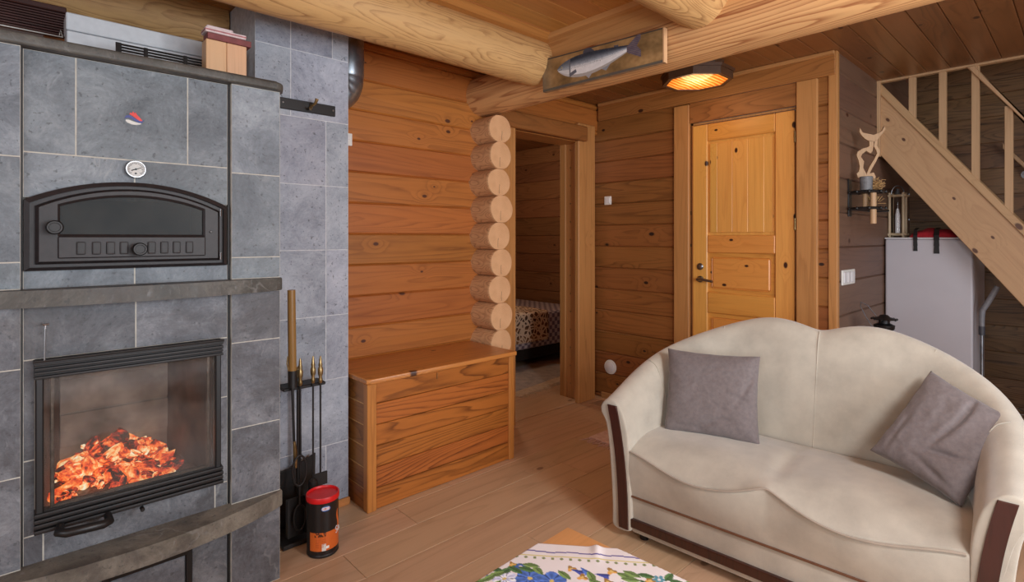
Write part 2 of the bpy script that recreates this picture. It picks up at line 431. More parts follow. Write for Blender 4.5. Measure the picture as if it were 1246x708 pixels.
def log_wall(mb, ax, a0, a1, face, depth, z0, z1, pitch=PITCH, zoff=.0, holes=(), cham=.007):
    """horizontal wall logs seen from their planed face; ax 'x': runs along x with its face at y=face; depth signed"""
    z = zoff
    while z < z1:
        lo, hi = max(z, z0), min(z + pitch, z1)
        if hi - lo > .01:
            segs = [(a0, a1)]
            for (h0, h1, hz0, hz1) in holes:
                if hi > hz0 + .001 and lo < hz1 - .001:
                    ns = []
                    for s0, s1 in segs:
                        if h1 <= s0 or h0 >= s1: ns.append((s0, s1)); continue
                        if h0 > s0: ns.append((s0, h0))
                        if h1 < s1: ns.append((h1, s1))
                    segs = ns
            sg = 1 if depth > 0 else -1
            for s0, s1 in segs:
                c = min(cham, (hi - lo) / 3)
                prof = [(face + depth, lo), (face + sg * c * 1.3, lo), (face, lo + c), (face - sg * .002, (lo + hi) / 2), (face, hi - c), (face + sg * c * 1.3, hi), (face + depth, hi)]
                if ax == 'x': mb.prism(prof, 'x', s0, s1)
                else: mb.prism(prof, 'y', s0, s1)
        z += pitch
    return mb

# floor: laminate planks along X
fl = MB(); rr = random.Random(3)
y = YBACK; row = 0
while y < 5.3:
    x = XL - rr.uniform(0, 1.2)
    while x < XE:
        x1 = x + 1.29
        a, b = max(x, XL), min(x1, XE)
        if b - a > .02: fl.box(a + .0009, b - .0009, y + .0012, min(y + .192, 5.3) - .0012, -.012, 0.0, bev=.0012)
        x = x1
    y += .192
fl.box(XL, XE, YBACK, 5.3, -.05, -.0125)
struct('floor', fl, W_FLOOR, 'pale brown laminate plank floor')

# ceiling: varnished pine panel boards along X, open over the staircase
ce = MB(); y = YBACK; P = .118
while y < 5.3:
    x1 = XE if (y > YD or y < -1.4) else XS
    ce.box(XL, 2.2, y + .001, y + P - .001, CEIL, CEIL + .02, bev=.003)
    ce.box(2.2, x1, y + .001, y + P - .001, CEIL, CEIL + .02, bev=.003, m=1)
    y += P
ce.box(XL, XS, YBACK, 5.3, CEIL + .018, CEIL + .06); ce.box(XS, XE, YD + .05, 5.3, CEIL + .018, CEIL + .06); ce.box(XS, XE, YBACK, -1.4, CEIL + .018, CEIL + .06)
ce.box(XS, XE + .1, -1.4, YD + .05, 3.5, 3.54)
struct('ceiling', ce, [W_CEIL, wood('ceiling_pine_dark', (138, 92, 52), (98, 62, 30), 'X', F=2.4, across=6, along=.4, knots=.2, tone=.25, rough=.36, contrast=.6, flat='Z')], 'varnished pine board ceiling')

# wall with the chest (faces -Y); runs behind the stove
wb = MB(); log_wall(wb, 'x', XL, .76, 2.82, .12, 0, CEIL, zoff=-.05, holes=((-.95, .10, 1.28, 2.02),))
struct('wall_back_stove', wb, W_B, 'warm brown log wall behind the stove')
wb = MB(); log_wall(wb, 'x', 1.170, 2.31, YB, .28, 0, CEIL, zoff=-.05)
struct('wall_back', wb, W_B, 'warm brown planed log wall behind the chest')
wb2 = MB(); log_wall(wb2, 'x', 2.31, 3.416, YB + .01, .18, 2.07, CEIL, zoff=-.05)
log_wall(wb2, 'x', 2.31, 2.44, YB + .02, .14, 0, 2.07, zoff=-.05)
struct('wall_back_doorway', wb2, W_B)

# wall with the pine door (faces -X)
wc = MB(); log_wall(wc, 'y', YD + .03, YB + .22, XC, .12, 0, CEIL, zoff=-.1355, holes=((1.17, 1.87, 0, 2.04),))
struct('wall_right', wc, W_C, 'dark brown planed log wall with the pine door')
# short wall beyond the corner, turning away (faces -Y)
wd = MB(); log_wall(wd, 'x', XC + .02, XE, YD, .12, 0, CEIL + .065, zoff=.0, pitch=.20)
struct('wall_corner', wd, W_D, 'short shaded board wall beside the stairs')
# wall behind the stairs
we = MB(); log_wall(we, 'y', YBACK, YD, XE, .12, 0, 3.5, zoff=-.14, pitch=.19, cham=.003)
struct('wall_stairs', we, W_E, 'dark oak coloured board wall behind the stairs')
# upper stair well, above the ceiling
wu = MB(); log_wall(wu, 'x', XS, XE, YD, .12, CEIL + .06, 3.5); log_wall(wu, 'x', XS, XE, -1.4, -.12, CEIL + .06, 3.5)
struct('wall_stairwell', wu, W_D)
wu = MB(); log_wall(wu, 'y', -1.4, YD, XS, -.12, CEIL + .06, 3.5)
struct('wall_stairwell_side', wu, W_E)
# walls behind and beside the camera
wl = MB(); log_wall(wl, 'y', YBACK, 2.94, XL, -.12, 0, CEIL, holes=((-1.6, .6, .75, 1.95),))
struct('wall_left', wl, W_C)
wf = MB(); log_wall(wf, 'x', XL, XE, YBACK, -.12, 0, CEIL, holes=((-.6, 2.4, .55, 2.05),))
struct('wall_front', wf, W_B)
# windows
def window(name, ax, a0, a1, z0, z1, face, sgn, mull=1):
    r = sroot(name, ((a0 + a1) / 2, face, z0) if ax == 'x' else (face, (a0 + a1) / 2, z0))
    f = MB(); d0, d1 = sorted((face - sgn * .015, face + sgn * .12))
    def bx(a, b, c, e, D=(d0, d1)):
        if ax == 'x': f.box(a, b, D[0], D[1], c, e, bev=.004)
        else: f.box(D[0], D[1], a, b, c, e, bev=.004)
    w = .06
    bx(a0, a1, z0, z0 + w); bx(a0, a1, z1 - w, z1); bx(a0, a0 + w, z0 + w, z1 - w); bx(a1 - w, a1, z0 + w, z1 - w)
    for k in range(mull):
        m = a0 + (a1 - a0) * (k + 1) / (mull + 1); bx(m - w / 2, m + w / 2, z0 + w, z1 - w)
    link('window_frame', f, W_TRIMX if ax == 'x' else W_TRIMY, r)
    g = MB(); p = face + sgn * .06
    if ax == 'x': g.box(a0 + w, a1 - w, p, p + .004, z0 + w, z1 - w)
    else: g.box(p, p + .004, a0 + w, a1 - w, z0 + w, z1 - w)
    link('pane', g, GLASS, r)
window('window_1', 'x', -.95, .10, 1.28, 2.02, 2.82, 1)
window('added_window_2', 'x', -.6, 2.4, .55, 2.05, YBACK, -1, 2)  # unseen window, added for the fill light at its pane
window('added_window_3', 'y', -1.6, .6, .75, 1.95, XL, -1, 1)  # also out of view, added to hold the weaker side fill

# bedroom beyond the doorway
bw = MB(); log_wall(bw, 'y', 2.86, 5.2, 4.50, .12, 0, CEIL, zoff=-.19, pitch=.21); struct('wall_bedroom_right', bw, W_BEDY)
bw = MB(); log_wall(bw, 'x', 1.6, 4.6, 5.2, .12, 0, CEIL); struct('wall_bedroom_back', bw, W_BEDX)
bw = MB(); log_wall(bw, 'y', 2.80, 5.2, 1.9, -.12, 0, CEIL); struct('wall_bedroom_left', bw, W_BEDY)
bw = MB(); log_wall(bw, 'x', 3.54, 4.6, 2.86, -.06, 0, CEIL); struct('wall_bedroom_front', bw, W_BEDX)

# doorway: casing, lintel, jamb, threshold
t = MB(); t.box(2.31, 2.475, 2.615, 2.66, 0, 2.06, bev=.004); struct('trim_1', t, W_TRIMZ, 'pale upright board between the log ends and the doorway')
t = MB(); t.box(2.440, 2.470, 2.66, 2.86, 0, 2.0, bev=.003); struct('trim_2', t, W_TRIMZ)
t = MB(); t.box(3.140, 3.340, 2.628, 2.668, 0, 2.125, bev=.005); struct('trim_3', t, W_TRIMZ, 'wide upright casing board on the right of the doorway')
t = MB(); t.box(3.185, 3.215, 2.665, 2.72, 0, 2.0, bev=.004); t.box(3.20, 3.225, 2.72, 2.80, 0, 2.0, bev=.004); t.box(3.185, 3.215, 2.80, 2.86, 0, 2.0, bev=.004)
for k in range(14): t.lathe([(.006, 0), (.006, .004)], (3.197, 2.76, .12 + k * .14), 8, 1, 'x')
struct('trim_4', t, [W_TRIMZ, BRASS], 'grooved door jamb on the right of the doorway')
t = MB(); t.box(2.31, 3.215, 2.595, 2.66, 1.985, 2.10, bev=.018, seg=3); struct('trim_5', t, wood('lintel_pine', (150, 92, 46), (106, 62, 28), 'X', F=2.5, knots=.2, tone=.05), 'round edged lintel board above the doorway')
t = MB(); t.box(2.46, 3.22, 2.66, 2.86, 1.985, 2.01, bev=.004); struct('trim_6', t, W_TRIMX)
t = MB(); t.box(2.47, 3.185, 2.66, 2.90, 0, .012, bev=.004); struct('trim_7', t, W_FLOOR, 'door threshold')
# top and door trims on the dark wall
t = MB(); t.box(XC - .016, XC, YD + .0, YB - .01, 2.175, CEIL, bev=.003); struct('trim_8', t, wood('top_board', (168, 110, 58), (118, 72, 34), 'Y', F=3.5, across=6, along=.4, knots=.3, tone=.05, flat='X'), 'long board under the ceiling above the pine door')
t = MB(); t.box(XC - .028, XC, 1.865, 1.978, 0, 2.165, bev=.004); struct('trim_9', t, W_TRIMZ, 'upright casing board left of the pine door')
t = MB(); t.box(XC - .028, XC, 1.064, 1.178, 0, 2.172, bev=.004); struct('trim_10', t, W_TRIMZ, 'upright casing board right of the pine door')
t = MB(); t.box(XC - .018, XC, 1.178, 1.865, 2.035, 2.172, bev=.004); struct('trim_11', t, wood('door_header', (160, 102, 54), (112, 66, 30), 'Y', F=3, knots=.3, tone=.05, flat='X'), 'header board over the pine door')
t = MB(); t.box(XC - .010, XC + .03, YD - .010, YD + .036, 0, CEIL, bev=.003); struct('trim_12', t, W_TRIMZ, 'upright corner strip right of the pine door')
# ceiling mouldings
t = MB(); t.prism([(2.02, CEIL), (1.895, CEIL), (1.93, CEIL - .022), (2.02, CEIL - .028)], 'x', XL, 2.10); struct('trim_13', t, W_TRIMX, 'ceiling moulding beside the long roof log')
t = MB(); t.prism([(2.15, CEIL), (2.035, CEIL), (2.05, CEIL - .02), (2.15, CEIL - .03)], 'y', YBACK, 1.96); struct('trim_14', t, W_TRIMY, 'ceiling moulding beside the cross log')
t = MB(); t.prism([(2.15, CEIL), (2.085, CEIL), (2.10, CEIL - .14), (2.15, CEIL - .14)], 'y', -.2, 2.0); struct('trim_15', t, W_TRIMY, 'packing board above the fish painting')
t = MB(); t.box(XC - .035, XC, YD, YB - .02, CEIL - .022, CEIL, bev=.004); struct('trim_16', t, W_TRIMY)
t = MB(); t.box(XS - .015, XS + .03, -1.4, YD, CEIL - .012, CEIL + .015, bev=.003); struct('trim_17', t, W_BAL, 'pale edge strip of the ceiling above the stairs')
t = MB(); t.box(XS - .03, XS, YD - .02, YD, 1.80, CEIL, bev=.002); struct('trim_18', t, W_BAL)
t = MB(); t.box(XE - .03, XE, -1.4, YD, 2.30, 2.40, bev=.004); struct('trim_19', t, W_E)
t = MB(); t.box(1.172, 1.19, 2.55, YB, 0, .05, bev=.004); t.box(1.0, 1.172, 2.37, 2.386, 0, .035, bev=.004); struct('baseboard_back', t, W_TRIMX)
t = MB(); t.box(XC - .015, XC, 1.98, 2.62, 0, .045, bev=.004); struct('baseboard_right', t, W_TRIMY)

# ---- pine door
dr = sroot('door_1', (XC, 1.52, 0), 'varnished knotty pine panel door')
D0, D1 = 1.182, 1.862
f = MB(); f.box(XC + .01, XC + .06, D0, D0 + .012, 0, 2.035); f.box(XC + .01, XC + .06, D1 - .012, D1, 0, 2.035); f.box(XC + .01, XC + .06, D0, D1, 2.022, 2.035)
link('door_frame', f, W_TRIMZ, dr)
x0, x1 = XC - .004, XC + .036
f = MB(); f.box(x0, x1, 1.744, 1.848, .005, 2.015, bev=.004); f.box(x0, x1, 1.196, 1.306, .005, 2.015, bev=.004)
link('stile', f, W_DOORZ, dr)
f = MB()
for z0, z1 in ((1.90, 2.015), (1.155, 1.27), (.755, .89), (.005, .18)): f.box(x0, x1, 1.307, 1.743, z0, z1, bev=.005)
link('rail', f, W_DOORY, dr)
f = MB(); f.box(x0 + .02, x1 - .01, 1.307, 1.743, 1.27, 1.90)
f.prism([(1.325, 1.29), (1.725, 1.29), (1.725, 1.88), (1.325, 1.88)], 'x', x0 + .02, x0 + .006, bev=.0)
for k in range(1, 4): f.box(x0 + .004, x0 + .008, 1.325 + k * .1 - .0505, 1.325 + k * .1 + .0475 , 1.29, 1.88, bev=.0015)
f.box(x0 + .004, x0 + .008, 1.677, 1.725, 1.29, 1.88, bev=.0015)
link('upper_panel', f, W_DOORZ, dr)
for z0, z1, nm in ((.89, 1.155, 'middle_panel'), (.18, .755, 'lower_panel')):
    f = MB(); f.box(x0 + .02, x1 - .01, 1.307, 1.743, z0, z1); f.box(x0 + .006, x0 + .022, 1.335, 1.715, z0 + .028, z1 - .028, bev=.012)
    link(nm, f, W_DOORY, dr)
h = MB(); h.lathe([(.022, 0), (.022, -.008), (.014, -.012), (.010, -.045)], (x0, 1.790, .975), 16, 0, 'x')
h.tube([(x0 - .045, 1.790, .975), (x0 - .05, 1.76, .978), (x0 - .05, 1.72, .972), (x0 - .048, 1.682, .966)], [.010, .010, .009, .008], 10)
link('handle', h, CHROME, dr, 50)
h = MB(); h.lathe([(.023, 0), (.023, -.006), (.018, -.01), (.008, -.011)], (x0, 1.792, 1.06), 16, 0, 'x'); link('lock', h, CHROME, dr, 50)
for z in (1.82, 1.30, .4):
    h = MB(); h.lathe([(.006, 0), (.006, .07)], (x0 - .004, 1.19, z), 8); link('hinge', h, BRASS, dr, 50)

# ================================================================== LOGS
def big_log(name, ax, a0, a1, c1, c2, r, mat, label, seed=0, seg=40, n=60, capx=None, taper=0):
    mb = MB(); R = []
    for i in range(n + 1):
        a = a0 + (a1 - a0) * i / n; ring = []
        rr_ = r * (1 + taper * (i / n - .5))
        for k in range(seg):
            th = 2 * PI * k / seg
            w = 1 + .035 * mn.noise(Vector((a * 1.6 + seed, math.cos(th) * 1.1, math.sin(th) * 1.1))) + .012 * mn.noise(Vector((a * 7 + seed, math.cos(th) * 3, math.sin(th) * 3)))
            if i == 0 or i == n: w *= .965
            u, v = c1 + rr_ * w * math.cos(th), c2 + rr_ * w * math.sin(th)
            ring.append((a, u, v) if ax == 'x' else (u, a, v))
        R.append(ring)
    mb.rings(R, 0, True, True, 1)
    mid = ((a0 + a1) / 2, c1, c2) if ax == 'x' else (c1, (a0 + a1) / 2, c2)
    o = link(name, mb, [mat, ENDGX if ax == 'x' else ENDG], smooth=50)
    tag(o, label, 'log beam'); return o
big_log('ceiling_log', 'x', XL, 2.14, 2.05, 2.20, .125, W_LOGX, 'long round roof log running above the stove to the cross log', 1.3, taper=-.06)
big_log('ceiling_log', 'y', YBACK, 2.70, 2.21, 2.15, .125, W_LOGY, 'cross log that carries the fish painting on its side', 5.1)
big_log('ceiling_log', 'x', XL, 2.17, 1.10, 2.245, .125, W_LOGX, 'short looking roof log ending on the cross log above the fish painting', 9.7)
big_log('ceiling_log', 'x', XL, .745, 2.86, 2.25, .145, W_LOGX, 'roof log lying on the wall behind the stove and white box', 14.2)

words = ['topmost', 'second from the top', 'third from the top', 'fourth from the top', 'fifth from the top', 'sixth from the top', 'seventh from the top', 'eighth from the top', 'ninth from the top', 'third from the floor', 'second from the floor', 'lowest, on the floor']
for k in range(12):
    z = 1.927 - k * .1655; rr2 = random.Random(20 + k)
    mb = MB(); R = []; n = 12; seg = 36
    rx, rz = .089 + rr2.uniform(-.003, .005), .0885 + rr2.uniform(-.001, .002)
    cx = 2.213 + rr2.uniform(-.006, .006); y0 = 2.475 + rr2.uniform(-.008, .008)
    for i in range(n + 1):
        y = y0 + (2.67 - y0) * (i / n)
        ring = []
        for j in range(seg):
            th = 2 * PI * j / seg
            w = 1 + .05 * mn.noise(Vector((y * 4 + k * 7, math.cos(th) * 1.2, math.sin(th) * 1.2)))
            w *= .955 if i == 0 else (.99 if i == 1 and y - y0 < .02 else 1)
            zz = rz * w * math.sin(th)
            zz = max(-.0824, min(.0824, zz))
            ring.append((rx * w * math.cos(th), y - 2.56, zz))
        R.append(ring)
        if i == 0:
            R.append([((p[0]) / .955 * .992, p[1] + .006, max(-.0824, min(.0824, p[2] / .955 * .99))) for p in ring])
    mb.rings(R, 0, True, True, 1)
    bot = z - .0815
    o = link('log_end', mb, [W_STUB, ENDG], smooth=50, local=True)
    o.location = (cx, 2.56, z)
    tag(o, 'sawn log end in the stacked column left of the doorway, ' + words[k], 'log end', 'stacked log ends left of the doorway')

# ================================================================== STOVE
st = thing('masonry_stove', 'tall grey soapstone stove with arched oven and glazed fire door', 'stove', (.286, 2.03, 0))
YF = 2.03; YP = 2.047; YK = 2.60
G = .0016
def tiles(mb, x0, x1, rows, y0, y1, m=0):
    """rows: list of (z0, z1, [x joints])"""
    for z0, z1, js in rows:
        xs = [x0] + list(js) + [x1]
        for a, b in zip(xs[:-1], xs[1:]):
            mb.box(a + G, b - G, y0, y1, z0 + G, z1 - G, m, bev=.0008)
# core
c = MB()
c.box(.02, .558, 2.066, YK, 0, .40); c.box(.02, .558, 2.45, YK, .40, 1.785)
c.box(.02, .058, 2.066, 2.45, .40, .90); c.box(.518, .558, 2.066, 2.45, .40, .90)
c.box(.02, .558, 2.066, 2.45, .90, 1.17); c.box(.02, .558, 2.066, 2.45, 1.40, 1.785)
c.box(.02, .05, 2.066, 2.45, 1.17, 1.40); c.box(.53, .558, 2.066, 2.45, 1.17, 1.40)
link('core', c, GROUT, st)
# front panel tiles, pointed with pale grout
p = MB()
p.box(.027, .554, 2.0475, 2.066, 1.366, 1.785, 1); p.box(.027, .554, 2.0475, 2.066, 1.093, 1.159, 1)
tiles(p, .0265, .555, [(1.495, 1.786, [.143, .433]), (1.365, 1.495, [.287]) ], YP, 2.066, 0)
tiles(p, .0265, .555, [(1.092, 1.160, [.287])], YP, 2.066, 0)
link('upper_panel', p, [ST_P, GROUT], st)
p = MB()
p.box(.027, .554, 2.0475, 2.066, .906, 1.064, 1); p.box(.027, .0525, 2.0475, 2.066, .32, .906, 1); p.box(.5305, .554, 2.0475, 2.066, .32, .906, 1); p.box(.0525, .5305, 2.0475, 2.066, .323, .404, 1)
tiles(p, .0265, .555, [(.905, 1.065, [.29])], YP, 2.066, 0)
tiles(p, .0265, .053, [(.62, .905, []), (.405, .62, [])], YP, 2.066, 0)
tiles(p, .530, .555, [(.70, .905, []), (.405, .70, [])], YP, 2.066, 0)
tiles(p, .0265, .555, [(.322, .405, [.07, .515])], YP, 2.066, 0)
tiles(p, .0265, .2, [(0, .27, [])], YP, 2.066); tiles(p, .2, .445, [(.225, .27, []), (0, .07, [])], YP, 2.066); tiles(p, .445, .555, [(0, .27, [])], YP, 2.066)
link('lower_panel', p, [ST_L, GROUT], st)
# pillars
RW_U = [(1.478, 1.787, []), (1.183, 1.478, []), (1.108, 1.183, [])]
RW_L = [(.885, 1.060, []), (.585, .885, []), (.327, .585, []), (0, .268, [])]
for (a, b, nm) in ((.562, .727, 'right_pillar'), (-.153, .0225, 'left_pillar')):
    q = MB(); q.box(a + .0008, b - .0008, YF + .0006, YK - .0008, 0, 1.787, 1)
    tiles(q, a, b, RW_U, YF, YK)
    link(nm, q, [ST_P, GROUT], st)
    q = MB(); tiles(q, a - .0002, b + .0002, RW_L, YF - .0002, YK + .0002)
    link(nm + '_base', q, ST_L, st)
# slabs
def slab(name, z0, z1, bulge, mat, x0=-.16, x1=.733, yb=2.09, pw=2.2, chip=.0015):
    mb = MB(); n = 40; out = []
    for i in range(n + 1):
        s = i / n; x = x0 + (x1 - x0) * s
        out.append((x, YF - .004 - bulge * (1 - abs(2 * s - 1) ** pw) + chip * mn.noise(Vector((x * 30, z0, 0)))))
    out += [(x1, yb), (x0, yb)]
    mb.prism(out, 'z', z0, z1, bev=.006, seg=2)
    link(name, mb, mat, st)
tp = MB(); out = []
for i in range(9):
    a = -PI / 2 + PI / 2 * i / 8; out.append((.705 + .035 * math.cos(a), 2.042 + .035 * math.sin(a)))
out = [(-.17, 2.007)] + out + [(.74, YK), (-.17, YK)]
tp.prism(out, 'z', 1.787, 1.818, bev=.010, seg=3); link('top_slab', tp, ST_S, st, 35)
slab('mantel_shelf', 1.060, 1.107, .075, ST_S)
slab('hearth_bench', .268, .326, .098, ST_B)
for nm, pts in (('flue_gap', [(.556, 0), (.561, 0), (.561, 1.787), (.556, 1.787)]),):
    g = MB(); g.prism(pts, 'y', 2.046, 2.09); g.box(.0225, .0265, 2.046, 2.09, 0, 1.787); link('expansion_joint', g, IRON_D, st)

# arched oven door
def arch(x0, x1, z0, zs, za, n=24):
    o = [(x0, z0), (x1, z0)]
    w = (x1 - x0) / 2; h = za - zs; R = (w * w + h * h) / (2 * h); cx = (x0 + x1) / 2; cz = za - R
    a = math.asin(w / R)
    for i in range(n + 1):
        t_ = a - 2 * a * i / n; o.append((cx + R * math.sin(t_), cz + R * math.cos(t_)))
    return o
A0 = arch(.028, .548, 1.158, 1.360, 1.424)
A1 = arch(.040, .536, 1.167, 1.350, 1.412)
A2 = arch(.052, .524, 1.176, 1.342, 1.402)
A3 = arch(.060, .516, 1.184, 1.338, 1.395)
fr = MB(); fr.ring(A0, A1, 'y', 2.030, 2.06, 0, 2.022); fr.ring(A1, A2, 'y', 2.034, 2.06, 0, 2.034)
link('oven_frame', fr, IRON, st, 30)
WI = arch(.106, .472, 1.262, 1.343, 1.377); WO = arch(.100, .478, 1.256, 1.348, 1.384)
L = MB(); 
L.ring(A2, A3, 'y', 2.026, 2.05, 0, 2.016)
L.ring(A3, WO, 'y', 2.016, 2.04, 0, 2.016)
L.ring(WO, WI, 'y', 2.016, 2.04, 0, 2.022)
od = link('oven_door', L, IRON, st, 30)
B = MB(); B.box(.100, .478, 2.011, 2.018, 1.192, 1.256, bev=.003)
for k, xx in enumerate((.152, .188, .222, .255, .326, .360, .394, .430)):
    B.box(xx - .0105, xx + .0105, 2.0065, 2.012, 1.202, 1.240, bev=.004, seg=2)
    B.box(xx - .007, xx + .007, 2.0055, 2.0075, 1.206, 1.236, m=1)
o = link('air_slots', B, [IRON, IRON_D], st, 30)
g = MB(); g.prism(WI, 'y', 2.027, 2.031); o = link('oven_glass', g, GLASS_O, st)
for (xx, zz, nm) in ((.092, 1.281, 'oven_knob'), (.291, 1.217, 'damper_knob')):
    k = MB(); k.lathe([(.010, .0), (.010, -.02), (.019, -.022), (.020, -.034), (.017, -.040), (.013, -.040), (.012, -.037), (.004, -.037)], (xx, 2.013, zz), 24, 0, 'y'); link(nm, k, IRON_D, st, 40)
hg = MB()
for z in (1.190, 1.338):
    hg = MB(); hg.tube([(.523, 2.010, z - .012), (.523, 2.010, z + .012)], .004, 8); link('hinge_pin', hg, CHROME, st, 40)
hg = MB(); hg.sphere((.494, 2.014, 1.272), .004); link('rivet', hg, CHROME, st, 40)
ob = MB(); ob.box(.052, .524, 2.44, 2.448, 1.17, 1.40); ob.box(.05, .526, 2.07, 2.44, 1.171, 1.180); ob.box(.05, .526, 2.07, 2.44, 1.392, 1.399)
link('oven_lining', ob, plain('oven_soot', (96, 90, 78), .9, 0, .3, 9), st)

# fire door with bottom and top louvred rails
fr = MB(); y0, y1 = 2.008, 2.05
fr.box(.052, .070, y0 + .006, y1, .47, .86, bev=.003); link('fire_door_stile', fr, BLACK, st)
fr = MB(); fr.box(.509, .526, y0 + .006, y1, .47, .86, bev=.003)
link('fire_door_stile', fr, BLACK, st)
def rail(z0, z1, nm):
    q = MB(); q.box(.050, .530, y0 + .01, y1, z0, z1)
    n = 4; dz = (z1 - z0) / n
    for k in range(n): q.box(.049, .531, y0 - .004 + .003 * (k % 2), y0 + .012, z0 + k * dz + .002, z0 + (k + 1) * dz - .002, bev=.0025, seg=2)
    link(nm, q, IRON_D, st, 30)
rail(.852, .900, 'top_rail'); rail(.418, .478, 'bottom_rail')
q = MB(); q.tube([(.048, 1.999, .906), (.53, 1.999, .906)], .004, 8); q.box(.048, .532, 2.0, 2.05, .898, .905, bev=.001); link('top_lip', q, IRON_D, st)
q = MB(); q.box(.070, .509, 2.022, 2.026, .47, .86); link('fire_glass', q, GLASS_S, st)
q = MB(); q.box(.084, .094, 2.026, 2.034, .48, .852, bev=.002); q.box(.484, .494, 2.026, 2.034, .48, .852, bev=.002); q.box(.084, .494, 2.026, 2.034, .478, .486, bev=.002)
link('glass_clamp', q, plain('clamp_steel', (110, 100, 92), .4, .8, .2), st)
q = MB(); q.tube([(.105, 1.998, .432), (.10, 1.965, .428), (.115, 1.952, .426), (.20, 1.952, .420), (.214, 1.962, .420), (.214, 1.998, .424)], [.010, .012, .0125, .0125, .012, .010], 10); link('door_handle', q, BLACK, st, 40)
q = MB(); q.lathe([(.006, 0), (.006, -.018), (.004, -.02)], (.30, 2.01, .412), 10, 0, 'y')
link('latch_pin', q, BLACK, st)
q = MB(); q.tube([(.073, 2.03, 1.006), (.073, 2.0, 1.006), (.0725, 1.998, .995), (.071, 1.998, .906)], .0022, 8); q.tube([(.066, 2.0, 1.008), (.081, 2.0, 1.008)], .0025, 8); link('damper_rod', q, CHROME, st)
# fire box
FB = plain('fire_brick_sooty', (150, 148, 144), .95, 0, .28, 8, .3)
q = MB(); q.box(.06, .516, 2.41, 2.448, .41, .90)
q.prism([(.058, 2.07), (.066, 2.07), (.125, 2.41), (.058, 2.41)], 'z', .41, .90, 1); q.prism([(.518, 2.07), (.510, 2.07), (.440, 2.41), (.518, 2.41)], 'z', .41, .90, 1)
q.box(.058, .518, 2.066, 2.45, .40, .43); q.box(.058, .518, 2.066, 2.45, .88, .90)
for z in (.53, .65, .76): q.box(.125, .45, 2.404, 2.412, z, z + .112, bev=.002)
link('firebox_lining', q, [FB, plain('dark_side_plates', (86, 76, 72), .9, 0, .35, 9, .3)], st)  # side plates coloured darker than the back wall
q = MB(); q.box(.10, .49, 2.06, 2.075, .43, .475, bev=.004); link('log_retainer', q, IRON_D, st)

# ash door
q = MB()
q.ring([(.205, .075), (.441, .075), (.441, .222), (.205, .222)], [(.220, .090), (.426, .090), (.426, .207), (.220, .207)], 'y', 2.026, 2.05, 0, 2.03)
link('ash_door_frame', q, BLACK, st)
q = MB(); q.box(.222, .424, 2.034, 2.05, .092, .205, bev=.004); link('ash_door', q, ST_L, st)

# thermometer
q = MB(); q.lathe([(.004, -.004), (.026, -.004), (.028, -.014), (.026, -.018), (.0235, -.018), (.0235, -.013), (.0, -.013)], (.288, 2.047, 1.466), 32, 0, 'y'); th = link('thermometer', q, CHROME, st, 40)
q = MB(); q.lathe([(.0001, -.0136), (.0235, -.0136)], (.288, 2.047, 1.466), 32, 0, 'y', cap=False)
dial = link('dial', q, plain('dial_face', (196, 194, 190), .4, 0, .02), th, 40)
q = MB()
for k in range(25):
    a = math.radians(225 - 270 * k / 24); r0 = .017 if k % 4 else .015
    q.tube([(.288 + r0 * math.cos(a), 2.0327, 1.466 + r0 * math.sin(a)), (.288 + .021 * math.cos(a), 2.0327, 1.466 + .021 * math.sin(a))], .0005, 4)
a = math.radians(22); q.tube([(.288 - .012 * math.cos(a), 2.032, 1.466 - .012 * math.sin(a)), (.288 + .016 * math.cos(a), 2.032, 1.466 + .016 * math.sin(a))], [.0016, .0008], 6)
q.lathe([(.003, 0), (.003, -.002)], (.288, 2.033, 1.466), 12, 0, 'y'); q.lathe([(.003, 0), (.003, -.001)], (.288, 2.0335, 1.453), 12, 0, 'y')
link('needle', q, BLACK, th)
# emblem: red flame over a blue swoosh on a pale oval
RB = plain('emblem_blue', (44, 56, 130), .4); SIL = plain('emblem_grey', (176, 172, 166), .4, .3)
def blob(pts, y, m, mb): mb.prism([(.286 + px_, 1.628 + pz) for px_, pz in pts], 'y', y, y + .001, m)
e = MB()
blob([(-.022, -.008), (-.023, -.012), (-.018, -.017), (-.008, -.021), (.006, -.021), (.016, -.018), (.018, -.014), (.006, -.013), (-.006, -.010), (-.014, -.007)], 2.0455, 2, e)
ctl = [(-.025, -.006), (-.022, .001), (-.015, .003), (-.006, .000), (.003, -.006), (.012, -.010), (.020, -.010), (.025, -.004)]
wd0 = [.001, .0035, .004, .0042, .0044, .0044, .004, .001]
blob([(a, b + w_) for (a, b), w_ in zip(ctl, wd0)] + [(a, b - w_) for (a, b), w_ in reversed(list(zip(ctl, wd0)))], 2.0445, 1, e)
blob([(-.013, .010), (-.010, .016), (-.007, .012), (-.004, .020), (.000, .014), (.003, .018), (.007, .010), (.013, .004), (.019, -.003), (.021, -.007), (.013, -.007), (.004, -.001), (-.004, .005)], 2.0435, 0, e)
link('emblem', e, [plain('emblem_red', (222, 44, 36), .4), RB, SIL], st, label='red flame over a blue curve')

